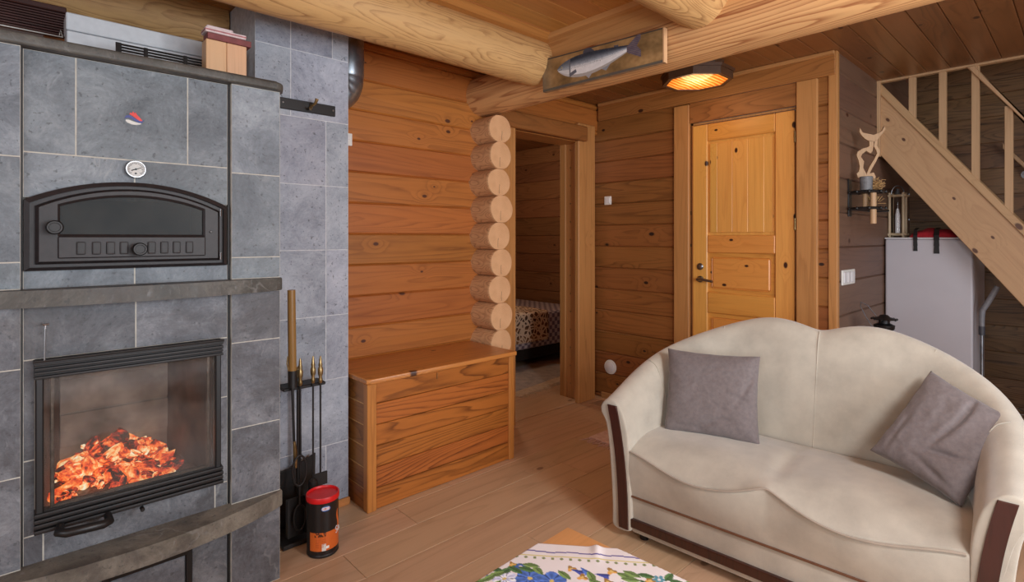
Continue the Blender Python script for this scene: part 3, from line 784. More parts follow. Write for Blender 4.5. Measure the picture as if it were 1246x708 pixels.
# ---- glowing charcoal
def ember_mat():
    t = NT('glowing_charcoal'); o = t.obj(); r = t.new('ShaderNodeObjectInfo').outputs['Random']
    wp = t.vec('ADD', t.vec('MULTIPLY', o, (.03, .03, .03)), t.new('ShaderNodeObjectInfo').outputs['Location'])
    n = t.math('ADD', t.math('MULTIPLY', t.noise(wp, 70, 4, .65), .55), t.math('MULTIPLY', t.noise(wp, 17, 2, .5), .45))
    f = t.math('ADD', n, t.math('MULTIPLY', t.math('SUBTRACT', r, .5), .16))
    g = t.ramp(f, [(.40, (.0, .0, .0, 1)), (.45, (.25, .012, .002, 1)), (.50, (.85, .07, .010, 1)), (.555, (1, .28, .05, 1)), (.61, (1, .70, .34, 1)), (.66, (1, .92, .7, 1))])
    t.col(lin((96, 74, 70)))
    t.set(Roughness=.95, Emission_Color=g, Emission_Strength=2.2)
    t.bump(n, .6, .01); return t.m
EMB = ember_mat(); ASHM = plain('grey_ash', (120, 100, 92), .95, 0, .3, 60, .4)
q = MB()
def ashf(u, v):
    x = .09 + .40 * u; y = 2.08 + .32 * v
    return (x, y, .432 + .05 * math.exp(-((x - .27) / .16) ** 2) * (.35 + .65 * v) + .008 * mn.noise(Vector((x * 40, y * 40, 0))))
q.grid(ashf, 50, 40)
o = link('ash_bed', q, ASHM, smooth=60); tag(o, 'bed of grey ash under the glowing coals in the stove', 'ash', kind='stuff')
protos = []
re = random.Random(5)
for k in range(7):
    q = MB(); q.sphere((0, 0, 0), .5, sub=2)
    sx, sy, sz = re.uniform(.8, 1.5), re.uniform(.7, 1.1), re.uniform(.5, .8)
    for v in q.b.verts:
        d = v.co.normalized(); w = 1 + .45 * mn.noise(d * 1.7 + Vector((k * 5, 0, 0))) + .2 * mn.noise(d * 4 + Vector((k, 3, 0)))
        v.co = Vector((d.x * sx, d.y * sy, d.z * sz)) * .5 * w
    me = bpy.data.meshes.new('charcoal'); q.b.to_mesh(me); q.b.free(); me.materials.append(EMB); protos.append(me)
for k in range(250):
    u = re.gauss(0, 1)
    x = max(.112, min(.40, .255 + u * .085)); v = re.random()
    y = 2.10 + .27 * v
    if x > .33: y = max(y, 2.13)
    hmax = .008 + .085 * math.exp(-((x - .285) / .10) ** 2) * math.exp(-((y - 2.28) / .14) ** 2)+ .035 * math.exp(-((x - .17) / .05) ** 2)
    z = ashf((x - .09) / .40, (y - 2.08) / .32)[2] + hmax * re.random() ** .7
    o = bpy.data.objects.new('charcoal', re.choice(protos)); COL.objects.link(o)
    s = re.choice((.014, .02, .026, .034, .046, .052)) * re.uniform(.8, 1.15); o.scale = (s, s, s); o.location = (x, y, z + .004)
    o.rotation_euler = (re.uniform(-.8, .8), re.uniform(-.8, .8), re.uniform(0, 6)); o.scale = (s * 1.35, s * .8, s * .8)
    tag(o, 'glowing orange lump of charcoal in the heap behind the fire door glass', 'charcoal', 'glowing charcoal in the stove')

# ================================================================== CHIMNEY
ch = thing('chimney', 'grey soapstone chimney tower beside the stove', 'chimney', (.96, 2.52, 0))
q = MB(); q.box(.7520, 1.1682, 2.3866, 2.818, 0, 2.305); link('core', q, GROUT_D, ch)
q = MB()
zs = [0, .30, .60, .895, 1.197, 1.49, 1.787, 2.08, 2.305]
jj = [[1.06], [.91], [1.06], [1.06], [], [1.06], [.90], [.90, 1.09]]
jj[4] = [1.06]
for i in range(8): tiles(q, .751, 1.169, [(zs[i], zs[i + 1], jj[i])], 2.386, 2.819)
link('stone_tiles', q, ST_C, ch)
# iron rail with brass hook
r = thing('hook_rail', 'black iron rail with a brass hook on the chimney', 'rail', (.98, 2.386, 1.81))
q = MB(); q.box(.80, 1.10, 2.374, 2.386, 1.812, 1.860, bev=.002); link('rail', q, BLACK, r)
for xx in (.862, 1.088):
    q = MB(); q.lathe([(.0045, 0), (.0045, -.002), (.003, -.0035)], (xx, 2.374, 1.838), 12, 0, 'y'); link('screw', q, CHROME, r)
q = MB(); q.tube([(.985, 2.374, 1.845), (.985, 2.350, 1.842), (.990, 2.336, 1.850), (.994, 2.330, 1.868)], [.007, .006, .0065, .008], 10); q.tube([(.985, 2.365, 1.842), (.978, 2.352, 1.828), (.972, 2.345, 1.820), (.966, 2.335, 1.826)], [.005, .005, .005, .006], 8); link('hook', q, BRASS, r, 40)
# duct
q = MB(); pts = [(1.169, 2.50, 2.00)]
R = []; n = 14
def dring(c, t, rr_):
    t = Vector(t).normalized(); a = Vector((0, 1, 0)); b = t.cross(a).normalized()
    return [Vector(c) + a * math.cos(2 * PI * k / 32) * rr_ + b * math.sin(2 * PI * k / 32) * rr_ for k in range(32)]
rad = .075
cx, cz = 1.16, 2.03
ctr = []
for k in range(n + 1):
    a = PI / 2 * k / n
    c_ = (cx + .02 + .0 + .055 * math.sin(a) , 2.52, 1.955 + .10 * (1 - math.cos(a)))
    t_ = (math.cos(a), 0, math.sin(a))
    R.append(dring(c_, t_, rad * (.98 if k % 4 else 1.0)))
for z in (2.06, 2.12, 2.14, 2.16, 2.305): R.append(dring((cx + .075, 2.52, z), (0, 0, 1), rad * (1.03 if z == 2.14 else 1.)))
q.rings([[tuple(v) for v in r_] for r_ in R], 0)
o = link('flue_pipe', q, STEEL, smooth=25); tag(o, 'galvanised steel flue pipe with elbow right of the chimney', 'pipe')
# thermostat on the log wall
q = thing('wall_thermostat', 'small white thermostat on the log wall beside the chimney', 'thermostat', (1.30, YB, 1.72))
m = MB(); m.box(1.262, 1.315, YB - .022, YB + .0, 1.735, 1.80, bev=.004, seg=2); link('housing', m, SWITCH, q)
m = MB(); m.box(1.275, 1.302, YB - .026, YB - .022, 1.765, 1.79, bev=.002); link('knob', m, WHITE, q)

# ================================================================== THINGS ON THE STOVE
wbx = thing('storage_box', 'long flat white box lying on the stove top', 'box', (.38, 2.42, 1.818))
m = MB(); m.box(.143, .68, 2.40, 2.50, 1.8185, 1.968, bev=.003); link('base', m, WHITE_B, wbx)
m = MB(); m.box(.141, .682, 2.398, 2.502, 1.970, 2.030, bev=.003); link('lid', m, WHITE_B, wbx)
gr = thing('grill_rack', 'black wire grill rack leaning against the white box', 'rack', (.42, 2.36, 1.818))
m = MB(); Mt = Matrix.Translation((-.0, 2.222, 1.8195)) @ Matrix.Rotation(math.radians(-8), 4, 'X')
for xx, w in ((.268, .008), (.345, .006), (.465, .006), (.560, .008)):
    m.box(xx - w, xx + w, -.004, .004, 0, .092, M=Mt, bev=.001)
link('frame', m, BLACK, gr)
m = MB()
for k in range(9): m.box(.268, .560, -.0035, .0035, .004 + k * .0102, .0085 + k * .0102, M=Mt)
link('bars', m, BLACK, gr)
bk = thing('wood_box', 'upright pale wooden box on the right end of the stove top', 'box', (.57, 2.17, 1.818))
m = MB(); m.box(.510, .577, 2.14, 2.20, 1.8185, 1.962, bev=.002); m.box(.578, .645, 2.14, 2.20, 1.8185, 1.962, bev=.002); link('body', m, W_BLOCK, bk)
m = MB(); m.box(.514, .660, 2.135, 2.195, 1.9625, 1.984, bev=.001); o = link('matchbox', m, plain('box_maroon', (122, 62, 62), .6, 0, .1)); tag(o, 'flat maroon box lying on the wooden box', 'box')
m = MB(); m.box(.506, .640, 2.130, 2.19, 1.9845, 2.000, m=0, bev=.001); m.box(.505, .641, 2.129, 2.191, 1.990, 1.995, m=1); m.box(.512, .60, 2.14, 2.18, 2.0, 2.012, m=0, bev=.003)
o = link('matchbox', m, [plain('box_pink', (214, 196, 196), .5, 0, .1), plain('box_band', (170, 110, 112), .5)]); tag(o, 'pale pink matchbox topmost on the wooden box', 'box')
bl = thing('window_blind', 'raised dark brown slatted blind on the wall left of the stove', 'blind', (-.43, 2.57, 1.93))
m = MB(); m.box(-.98, .160, 2.69, 2.745, 2.118, 2.14, bev=.003); link('head_rail', m, BLIND, bl)
m = MB()
for k in range(9): m.box(-.97, .157, 2.695, 2.74, 2.030 + k * .0098, 2.0365 + k * .0098, bev=.001)
link('slats', m, BLIND, bl)
m = MB(); m.tube([(-.97, 2.693, 2.024), (.15, 2.693, 2.024)], .0022, 6); m.tube([(.138, 2.69, 2.024), (.142, 2.69, 2.05), (.148, 2.69, 2.024)], .0016, 6); link('cord', m, SWITCH, bl)

# ================================================================== FIRE TOOLS AND BUCKET
ts = thing('fire_tool_stand', 'black iron fire tool stand in the corner by the chimney', 'stand', (.90, 2.28, 0))
m = MB(); m.box(.795, 1.0, 2.19, 2.355, 0, .018, bev=.004); link('base', m, IRON_D, ts)
m = MB(); m.prism([(.815, .018), (.985, .018), (.990, .30), (.905, .265), (.815, .255)], 'y', 2.335, 2.347, bev=.002); link('back_plate', m, IRON_D, ts)
m = MB(); m.tube([(.905, 2.318, .018), (.905, 2.318, .66)], .0065, 10); link('post', m, IRON_D, ts)
m = MB(); m.lathe([(.005, .655), (.011, .662), (.006, .672), (.012, .684), (.010, .692), (.003, .700)], (.905, 2.318, 0), 16); link('finial', m, BRASS, ts, 50)
m = MB(); m.box(.815, .995, 2.240, 2.326, .622, .636, bev=.004); link('hook_bar', m, IRON_D, ts)
def brass_tool(name, x, y, label, z0, zt, tool):
    r = thing(name, label, 'fire tool', (x, y, z0), 0, 'brass handled tools on the fire tool stand')
    m = MB(); m.lathe([(.004, zt - .115), (.008, zt - .110), (.009, zt - .098), (.006, zt - .088), (.0105, zt - .075), (.011, zt - .055), (.007, zt - .044), (.009, zt - .036), (.006, zt - .028), (.0055, zt - .014), (.002, zt)], (x, y, 0), 16); link('handle', m, BRASS, r, 50)
    m = MB(); m.tube([(x, y, zt - .112), (x, y, z0 + .05)], .0042, 8); link('shaft', m, IRON_D, r)
    m = MB()
    if tool == 'poker': m.tube([(x, y, z0 + .055), (x, y, z0), ], [.0045, .001], 8); m.tube([(x, y, z0 + .04), (x + .02, y, z0 + .045), (x + .028, y, z0 + .06)], [.004, .004, .001], 8)
    elif tool == 'brush': m.lathe([(.008, .10), (.018, .09), (.020, .06), (.028, .0)], (x, y, z0), 20)
    elif tool == 'scraper': m.box(x - .03, x + .03, y - .004, y + .004, z0, z0 + .055, bev=.002)
    else: m.tube([(x, y, z0 + .06), (x - .015, y, z0 + .03), (x, y, z0)], .004, 8); m.tube([(x, y, z0 + .06), (x + .015, y, z0 + .03), (x, y, z0)], .004, 8)
    link('head', m, IRON_D, r)
brass_tool('fire_poker', .878, 2.225, 'brass handled poker hanging next to the wooden handled shovel', .10, .755, 'poker')
brass_tool('hearth_brush', .934, 2.230, 'brass handled hearth brush, left one of the right hand pair of tools', .14, .755, 'brush')
brass_tool('ash_scraper', .966, 2.230, 'brass handled scraper, rightmost tool on the fire tool stand', .20, .750, 'scraper')
sh = thing('fire_shovel', 'shovel with a long brown wooden handle on the tool stand', 'fire tool', (.843, 2.222, .03))
m = MB(); m.tube([(.838, 2.215, 1.04), (.840, 2.216, .9), (.845, 2.222, .70)], [.0155, .016, .016], 16); link('handle', m, wood('bamboo', (150, 112, 62), (112, 78, 40), 'Z', F=2, knots=0, tone=0, rough=.35), sh, 50)
m = MB(); m.lathe([(.0175, .0), (.0175, .07)], (.845, 2.222, .640), 16); m.tube([(.845, 2.222, .64), (.852, 2.222, .40), (.855, 2.222, .24)], [.006, .005, .006], 8); link('shaft', m, IRON_D, sh, 50)
m = MB(); m.tube([(.851, 2.217, .42), (.854, 2.215, .36), (.857, 2.216, .31)], [.006, .009, .004], 8); link('sleeve', m, BRASS, sh, 50)
m = MB(); m.prism([(.822, .19), (.888, .19), (.893, .045), (.885, .032), (.826, .032), (.818, .045)], 'y', 2.212, 2.222, bev=.002); m.box(.818, .823, 2.198, 2.222, .04, .19); m.box(.887, .892, 2.198, 2.222, .04, .19); link('pan', m, IRON_D, sh)
m = MB(); m.tube([(.832, 2.222, .70), (.824, 2.224, .74), (.828, 2.226, .77)], .003, 8); link('hook', m, BRASS, sh)
tg = thing('fire_tongs', 'black iron tongs with oval loops hanging on the tool stand', 'fire tool', (.862, 2.185, .05))
for zc, rx_, rz_ in ((.305, .028, .062), (.115, .024, .052)):
    m = MB(); m.tube([(.862 + rx_ * math.cos(2 * PI * k / 20), 2.192, zc + rz_ * math.sin(2 * PI * k / 20)) for k in range(20)], .0042, 8, closed=True); link('loop', m, IRON_D, tg, 60)
m = MB(); m.tube([(.858, 2.194, .63), (.856, 2.194, .36)], .0035, 8); m.tube([(.866, 2.194, .62), (.868, 2.194, .36)], .0035, 8); m.tube([(.862, 2.192, .245), (.862, 2.192, .165)], .0045, 8); link('arms', m, IRON_D, tg)

# bucket of lighters
BX, BY = .917, 2.095
bu = thing('fire_lighter_tub', 'black and orange round tub with a red lid on the floor', 'tub', (BX, BY, 0))
m = MB(); m.lathe([(.058, 0), (.061, .004), (.061, .010), (.0595, .012), (.0595, .212), (.0615, .216), (.0615, .222)], (BX, BY, 0), 48); link('body', m, IRON_D, bu, 40)
m = MB(); m.lathe([(.0628, .214), (.0635, .216), (.0635, .232), (.062, .235), (.058, .235), (.056, .228), (.0, .226)], (BX, BY, 0), 48); link('lid', m, RED, bu, 40)
def lab(r, a0, a1, z0, z1): 
    return lambda u, v: (BX + r * math.cos(math.radians(a0 + (a1 - a0) * u)), BY + r * math.sin(math.radians(a0 + (a1 - a0) * u)), z0 + (z1 - z0) * v)
def labcol(u, v):
    z = v
    black = (30, 26, 26); org = (214, 104, 42)
    if z < .08: return black
    if z < .44:
        c = org
        if .12 < z < .17 and .42 < u < .50: c = (240, 240, 235)      # small white mark
        if .08 < z < .22 and .32 < u < .42: c = (226, 222, 214)
        if z > .14 and z < .34 and .16 < u < .42 and int(z * 60) % 2 == 0 and mn.noise(Vector((u * 60, z * 4, 0))) > -.15: c = (188, 84, 34)
        if z > .36 and .14 < u < .42 and mn.noise(Vector((u * 22, z * 22, 3))) > .0: c = (84, 46, 28)
        return c
    # flame on the right
    fx = (u - .80) / .10; fz = (z - .60) / .2
    if abs(fx) < 1 and abs(fz) < 1 and abs(fx + .4 * math.sin(fz * 3)) < .45 * (1 - fz * .6): return (230, 110, 40)
    ex = (u - .42) / .115; ez = (z - .905) / .055
    if ex * ex + ez * ez < 1: return (206, 60, 60) if abs(ez) < .35 and abs(ex) < .75 and int(ex * 12) % 2 == 0 else ((230, 232, 236) if ex * ex + ez * ez < .72 and abs(ez) < .55 else (60, 96, 160))
    return black
painted('printed_wrapper', lab(.0602, 195, 345, .013, .211), 160, 180, labcol, patmat('tub_print', .3, 200, 0), bu)
def text_obj(name, body, size, mat, loc, rot, parent=None, ext=.0006):
    cu = bpy.data.curves.new(name, 'FONT'); cu.body = body; cu.size = size; cu.extrude = ext; cu.align_x = 'CENTER'
    o = bpy.data.objects.new(name, cu); COL.objects.link(o)
    o.matrix_world = Matrix.Translation(loc) @ rot
    bpy.context.view_layer.update()
    me = bpy.data.meshes.new_from_object(o.evaluated_get(bpy.context.evaluated_depsgraph_get()))
    mw = o.matrix_world.copy(); bpy.data.objects.remove(o)
    me.transform(mw)
    if parent is not None: me.transform(parent.matrix_world.inverted())
    me.materials.clear(); me.materials.append(mat)
    n = bpy.data.objects.new(name, me); COL.objects.link(n); n.parent = parent; return n
aT = math.radians(312)
rotT = Matrix.Rotation(aT + PI / 2, 4, 'Z') @ Matrix.Rotation(PI / 2, 4, 'X') @ Matrix.Rotation(math.radians(10), 4, 'Z')
text_obj('lettering', 'Sa', .042, WHITE, (BX + .0612 * math.cos(aT), BY + .0612 * math.sin(aT), .082), rotT, bu)

# ================================================================== CHEST
cs = thing('wood_chest', 'varnished pine storage chest with lid against the log wall', 'chest', (1.64, 2.43, 0))
X0, X1, Y0, Y1, ZT = 1.187, 2.096, 2.232, 2.655, .586
m = MB()
n = 6; dz = ZT / n
for k in range(n): m.box(X0 + .03, X1 - .03, Y0 + .008, Y0 + .026, k * dz + .0015, (k + 1) * dz - .001, bev=.0025)
link('front_boards', m, W_CHESTX, cs)
for nm, xa, xb in (('side_boards', X0, X0 + .018), ('side_boards', X1 - .018, X1)):
    m = MB()
    for k in range(n): m.box(xa + .003, xb, Y0 + .03, Y1, k * dz + .003, (k + 1) * dz - .003, bev=.001)
    m.box(xa + .0045, xb - .003, Y0 + .03, Y1, .0, ZT, m=1)
    link(nm, m, [W_CHESTY, plain('pale_edge', (206, 158, 98), .6)], cs)
for xa, xb in ((X0 - .002, X0 + .045), (X1 - .036, X1 + .002)):
    m = MB(); m.box(xa, xb, Y0 - .003, Y0 + .04, 0, ZT, bev=.004); link('corner_post', m, W_CHESTZ, cs)
m = MB(); m.box(X0 + .02, X1 - .02, Y1 - .015, Y1, 0, ZT); link('back_board', m, W_CHESTX, cs)
m = MB(); m.prism([(X0 - .008, Y1), (X0 - .008, Y0 - .004), (X0 + .012, Y0 - .018), (X1 + .005, Y0 - .018), (X1 + .005, Y1)], 'z', ZT + .001, ZT + .025, bev=.006, seg=3); link('lid', m, wood('chest_lid', (196, 122, 62), (144, 82, 38), 'X', F=3.6, across=5.5, along=.5, knots=.3, tone=.05, rough=.35, contrast=.8, coat=.15, flat='Z'), cs, 40)
m = MB(); m.tube([(1.57, Y0 + .004, .545), (1.571, Y0 + .002, .575)], .0016, 6); link('latch', m, BRASS, cs)

# ================================================================== SMALL FIXTURES ON THE DARK WALL
r = thing('light_switch', 'single white light switch on the dark log wall', 'switch', (XC, 2.56, 1.50))
m = MB(); m.box(XC - .010, XC, 2.528, 2.592, 1.512, 1.578, bev=.003); link('plate', m, SWITCH, r)
m = MB(); m.box(XC - .014, XC - .009, 2.54, 2.58, 1.524, 1.566, bev=.002); link('rocker', m, WHITE, r)
r = thing('air_vent', 'round white air vent low on the dark log wall', 'vent', (XC, 2.535, .20))
m = MB(); m.lathe([(.052, 0), (.056, -.006), (.054, -.012), (.044, -.014)], (XC, 2.535, .252), 32, 0, 'x'); link('frame', m, SWITCH, r, 40)
m = MB(); m.lathe([(.040, -.008), (.040, -.020), (.034, -.024)], (XC, 2.535, .252), 32, 0, 'x'); link('disc', m, WHITE, r, 40)
r = thing('light_switch', 'triple white light switch on the shaded wall by the stairs', 'switch', (3.60, YD, .975))
m = MB(); m.box(3.505, 3.745, YD - .010, YD, .978, 1.066, bev=.003); link('plate', m, SWITCH, r)
for k in range(3):
    m = MB(); m.box(3.52 + k * .073, 3.582 + k * .073, YD - .015, YD - .009, .99, 1.054, bev=.003); link('rocker', m, WHITE, r)

# ceiling lamp
LX, LY = 3.05, 1.625
lp = thing('ceiling_lamp', 'octagonal dark wood ceiling lamp glowing amber by the door', 'lamp', (LX, LY, CEIL))
def octo(r, a0=PI / 8): return [(LX + r * math.cos(a0 + PI / 4 * k), LY + r * math.sin(a0 + PI / 4 * k)) for k in range(8)]
m = MB(); m.ring(octo(.205), octo(.180), 'z', 2.195, 2.238); m.ring(octo(.215), octo(.17), 'z', 2.238, 2.256)
link('rim', m, W_LAMP, lp)
m = MB(); m.prism(octo(.155), 'z', 2.256, CEIL); link('canopy', m, W_LAMP, lp)
t = NT('amber_glass'); o = t.obj()
a = t.noise(t.vec('MULTIPLY', o, (9, 60, 9)), 1, 3); b = t.noise(o, 8, 3)
w = t.new('ShaderNodeTexWave'); t.lk(o, w.inputs[0]); w.inputs['Scale'].default_value = 11; w.inputs['Distortion'].default_value = 2.5; w.bands_direction = 'Y'
dist = t.new('ShaderNodeVectorMath', operation='LENGTH'); t.lk(t.vec('MULTIPLY', t.vec('SUBTRACT', o, (0.0, 0.0, 0)), (1, 1, 0)), dist.inputs[0])
ff = t.math('ADD', t.math('MULTIPLY', w.outputs['Fac'], .45), t.math('MULTIPLY', a, .35))
ff = t.math('ADD', ff, t.rng(dist.outputs['Value'], 0, .19, .38, -.1))
g = t.ramp(ff, [(.25, (.45, .06, .003, 1)), (.5, (.95, .26, .02, 1)), (.72, (1, .62, .14, 1)), (.9, (1, .9, .55, 1))])
t.col(lin((220, 130, 50))); t.set(Roughness=.2, Emission_Color=g, Emission_Strength=1.7)
m = MB(); m.prism(octo(.181), 'z', 2.200, 2.206); link('glass', m, t.m, lp)

# ================================================================== FISH PAINTING
fp = thing('fish_painting', 'fish painted on a weathered board hanging on the cross log', 'painting', (2.07, 1.61, 2.015))
tilt = -.006
m = MB()
XF = 2.058
def bz(y, z): return z
TL = (1.972, 2.192); BLc = (1.966, 2.020); TR = (1.250, 2.158); BR = (1.247, 2.008)
m.prism([BLc, TL, TR, BR], 'x', XF + .0012, XF + .024, bev=.001)
link('board', m, plain('old_board', (150, 118, 84), .8, 0, .15, 20), fp)
def fpos(u, v):
    y = (1 - u) * ((1 - v) * BLc[0] + v * TL[0]) + u * ((1 - v) * BR[0] + v * TR[0])
    z = (1 - u) * ((1 - v) * BLc[1] + v * TL[1]) + u * ((1 - v) * BR[1] + v * TR[1])
    return (XF, y, z)
def fishcol(u, v):
    # metres on the board: X along (0 = left edge), Z up
    X = u * .72; Z = v * .165
    n = mn.noise(Vector((X * 9, Z * 16, 0))); n2 = mn.noise(Vector((X * 45, Z * 60, 5)))
    bg = (140 + 46 * n + 16 * n2, 108 + 38 * n + 14 * n2, 66 + 30 * n + 12 * n2)
    e = min(u * 1.0, 1) ; 
    if u < .12: k = (1 - u / .12) * .6; bg = tuple(a * (1 - k) + b * k for a, b in zip(bg, (104, 100, 92)))
    if v < .08: bg = (92 + 10 * n, 84 + 10 * n, 74)
    if v > .965: bg = (70, 62, 54)
    m0, m1 = .105, .545
    s = (X - m0) / (m1 - m0)
    cz = .094 - .014 * math.sin(max(0, min(1, s)) * PI) + .0 * s + .018 * s
    def up(s): return .050 * (math.sin(PI * min(1, s ** .72)) ** .92 if 0 < s < 1 else 0) + .013 * s
    def lo(s): return .052 * (math.sin(PI * min(1, s ** .72)) ** .92 if 0 < s < 1 else 0) + .013 * s
    # tail
    if .53 < X < .605:
        q = (X - .53) / .075; half = .014 + .048 * q; mid = .105 + .010 * q
        if abs(Z - mid) < half and not (q > .72 and abs(Z - mid) < (q - .72) * .10):
            return (96 + 14 * n2 + 20 * math.sin(Z * 700), 84 + 14 * n2 + 14 * math.sin(Z * 700), 94 + 10 * n2)
    if 0 < s <= 1:
        d = (Z - cz)
        if -lo(s) < d < up(s):
            q = (d + lo(s)) / (up(s) + lo(s))
            c = (228, 228, 230)
            if q > .55: k = min(1, (q - .55) / .33); c = tuple(a * (1 - k) + b * k for a, b in zip((176, 184, 194), (40, 48, 62)))
            elif q > .45: c = (205, 208, 212)
            elif q < .14: c = (172, 166, 162)
            if q > .42 and mn.noise(Vector((X * 260, Z * 260, 1))) > .48: c = (74, 76, 86)
            if s < .20:
                k = .55; c = tuple(a * (1 - k) + b * k for a, b in zip(c, (120, 130, 142) if q > .4 else (196, 198, 200)))
                if abs(s - .195) < .012: c = (98, 100, 110)
            if (X - (m0 + .030)) ** 2 + (d - .008) ** 2 < .0045 ** 2: c = (20, 22, 26) if (X - (m0 + .030)) ** 2 + (d - .008) ** 2 < .0028 ** 2 else (216, 204, 150)
            if s < .075 and abs(d + .004 - s * .02) < .0016: c = (60, 56, 60)
            # pectoral fin
            if abs((X - .208) * .8 + (Z - .060) * .3) < .020 and abs((Z - .060) - (X - .208) * .35) < .009: c = (96, 98, 110)
            return tuple(v_ + 8 * n2 for v_ in c)
    # dorsal fin, adipose fin, belly fins
    if .275 < X < .345 and cz < Z < cz + up(s) + .030 * (1 - abs((X - .305) / .040)) + .002: return (68 + 10 * n2, 68 + 10 * n2, 80)
    if .46 < X < .485 and cz < Z < cz + up(s) + .008: return (78, 78, 90)
    if .292 < X < .325 and cz - lo(s) - .018 * (1 - abs((X - .308) / .018)) < Z < cz: return (160, 160, 166)
    if .385 < X < .435 and cz - lo(s) - .020 * (1 - abs((X - .412) / .026)) < Z < cz: return (138, 140, 148)
    return bg
painted('painted_face', fpos, 480, 120, fishcol, patmat('board_paint', .7, 120, .1), fp)
m = MB(); m.prism([(1.2525, 2.009), (1.2525, 2.158), (1.2465, 2.158), (1.2465, 2.008)], 'x', XF - .001, XF + .0245); link('end_batten', m, W_BLOCK, fp)

def orient(o, ang):
    Rm = Matrix.Rotation(ang, 4, 'X'); o.data.transform(Rm.inverted()); o.matrix_basis = o.matrix_basis @ Rm
# ================================================================== STAIRCASE
sc = thing('staircase', 'steep pine staircase with closed string and balustrade', 'staircase', (4.6, .3, 0))
SL = 1.365
def ztop(y): return 2.235 + SL * (y - .944)
def zbot(y): return 1.835 + SL * (y - .977)
y_end = -.40
m = MB(); m.prism([(.975, zbot(.975)), (.975, 2.262), (.958, 2.255), (y_end, ztop(y_end)), (y_end, .0), (-.367, 0)], 'x', XS, XS + .035, bev=.003); orient(link('stringer', m, W_STAIR, sc), math.atan(SL))
# grain along the slope: a string is built from glued staves
m = MB(); m.prism([(.975, zbot(.975)), (.975, 2.262), (y_end, ztop(y_end)), (y_end, .0), (-.367, 0)], 'x', XE - .07, XE - .035, bev=.003); orient(link('stringer', m, W_STAIR, sc), math.atan(SL))
for k in range(10):
    z = .21 * (k + 1); y = (z - 2.10) / SL + .977
    m = MB(); m.box(XS + .036, XE - .071, y - .13, y + .10, z - .035, z, bev=.003); link('tread', m, W_STAIR, sc)
def zr(y): return 2.293 + SL * (y - .958) - .012
m = MB(); m.prism([(.985, zr(.985)), (.958, zr(.958) + .012), (-.30, zr(-.30)), (-.30, zr(-.30) - .062), (.985, zr(.985) - .062)], 'x', XS - .014, XS + .034, bev=.003)
orient(link('bottom_rail', m, W_STAIR, sc), math.atan(SL))
def zh(y): return 2.30 + 1.46 * (y - .500)
for yb, zt in ((.786, 2.299), (.630, 2.299), (.472, 2.299), (.322, 2.03), (.165, 1.80), (.01, 1.575), (-.145, 1.35)):
    m = MB(); m.box(XS - .006, XS + .03, yb - .019, yb + .019, zr(yb) - .02, zt, bev=.002); link('baluster', m, W_BAL, sc)
m = MB(); m.prism([(.512, 2.299), (.475, 2.299), (-.30, zh(-.30) - .07), (-.30, zh(-.30))], 'x', XS - .02, XS + .035, bev=.004); link('handrail', m, W_BAL, sc)
m = MB(); m.prism([(.42, 1.93), (.42, 1.89), (-.30, .91), (-.30, .95)], 'x', XE - .09, XE - .05, bev=.004); link('wall_handrail', m, W_BAL, sc)
m = MB(); m.tube([(XE - .07, .30, 1.73), (XE - .05, .30, 1.70), (XE, .30, 1.70)], .008, 8); m.lathe([(.03, 0), (.03, -.01)], (XE, .30, 1.70), 16, 0, 'x'); link('rail_bracket', m, CHROME, sc, 40)

# ================================================================== FRIDGE CORNER
fg = thing('fridge', 'white fridge standing under the staircase', 'fridge', (4.75, .73, 0))
m = MB(); m.box(4.49, 5.02, .50, .968, .03, 1.248, bev=.02, seg=3); link('body', m, FRIDGE, fg, 40)
m = MB(); m.box(4.452, 4.488, .50, .968, .06, 1.245, bev=.014, seg=4); link('door', m, FRIDGE, fg, 40)
m = MB(); m.box(4.4515, 5.02, .497, .971, 1.246, 1.256, bev=.004, seg=2); link('worktop', m, WHITE, fg, 40)
for (a, b) in ((4.52, .53), (4.52, .94), (4.98, .53), (4.98, .94)):
    m = MB(); m.lathe([(.018, 0), (.018, .03)], (a, b, 0), 12); link('foot', m, BLACK, fg)
# red cloth cap with black straps
ca = thing('red_pot_holder', 'red cloth with black straps lying on the fridge', 'cloth', (4.56, .70, 1.256))
def capf(u, v):
    x = 4.445 + .20 * u; y = .83 - .25 * v
    e = (math.sin(PI * u) ** .35 if 0 < u < 1 else 0) * (math.sin(PI * v) ** .35 if 0 < v < 1 else 0)
    return (x, y, 1.2575 + e * (.058 + .012 * mn.noise(Vector((x * 20, y * 20, 0)))))
m = MB(); m.grid(capf, 24, 30); m.grid(lambda u, v: (capf(u, v)[0], capf(u, v)[1], 1.2570), 24, 30); link('cloth', m, REDC, ca, 60)
for yc_, zb, w in ((.795, 1.165, .010), (.682, 1.150, .013)):
    m = MB()
    P_ = [(4.52, 1.322), (4.455, 1.308), (4.440, 1.270), (4.4445, 1.24), (4.446, 1.20), (4.4465, zb)]
    for (a, b) in zip(P_[:-1], P_[1:]):
        m.b.faces.new([m.b.verts.new(p) for p in ((a[0], yc_ - w, a[1]), (a[0], yc_ + w, a[1]), (b[0], yc_ + w + .002, b[1]), (b[0], yc_ - w - .002, b[1]))])
    bmesh.ops.remove_doubles(m.b, verts=m.b.verts[:], dist=.0005)
    rs = bmesh.ops.extrude_face_region(m.b, geom=m.b.faces[:]); 
    for v in [g_ for g_ in rs['geom'] if isinstance(g_, bmesh.types.BMVert)]: v.co.x -= .003
    link('strap', m, BLACK, ca)
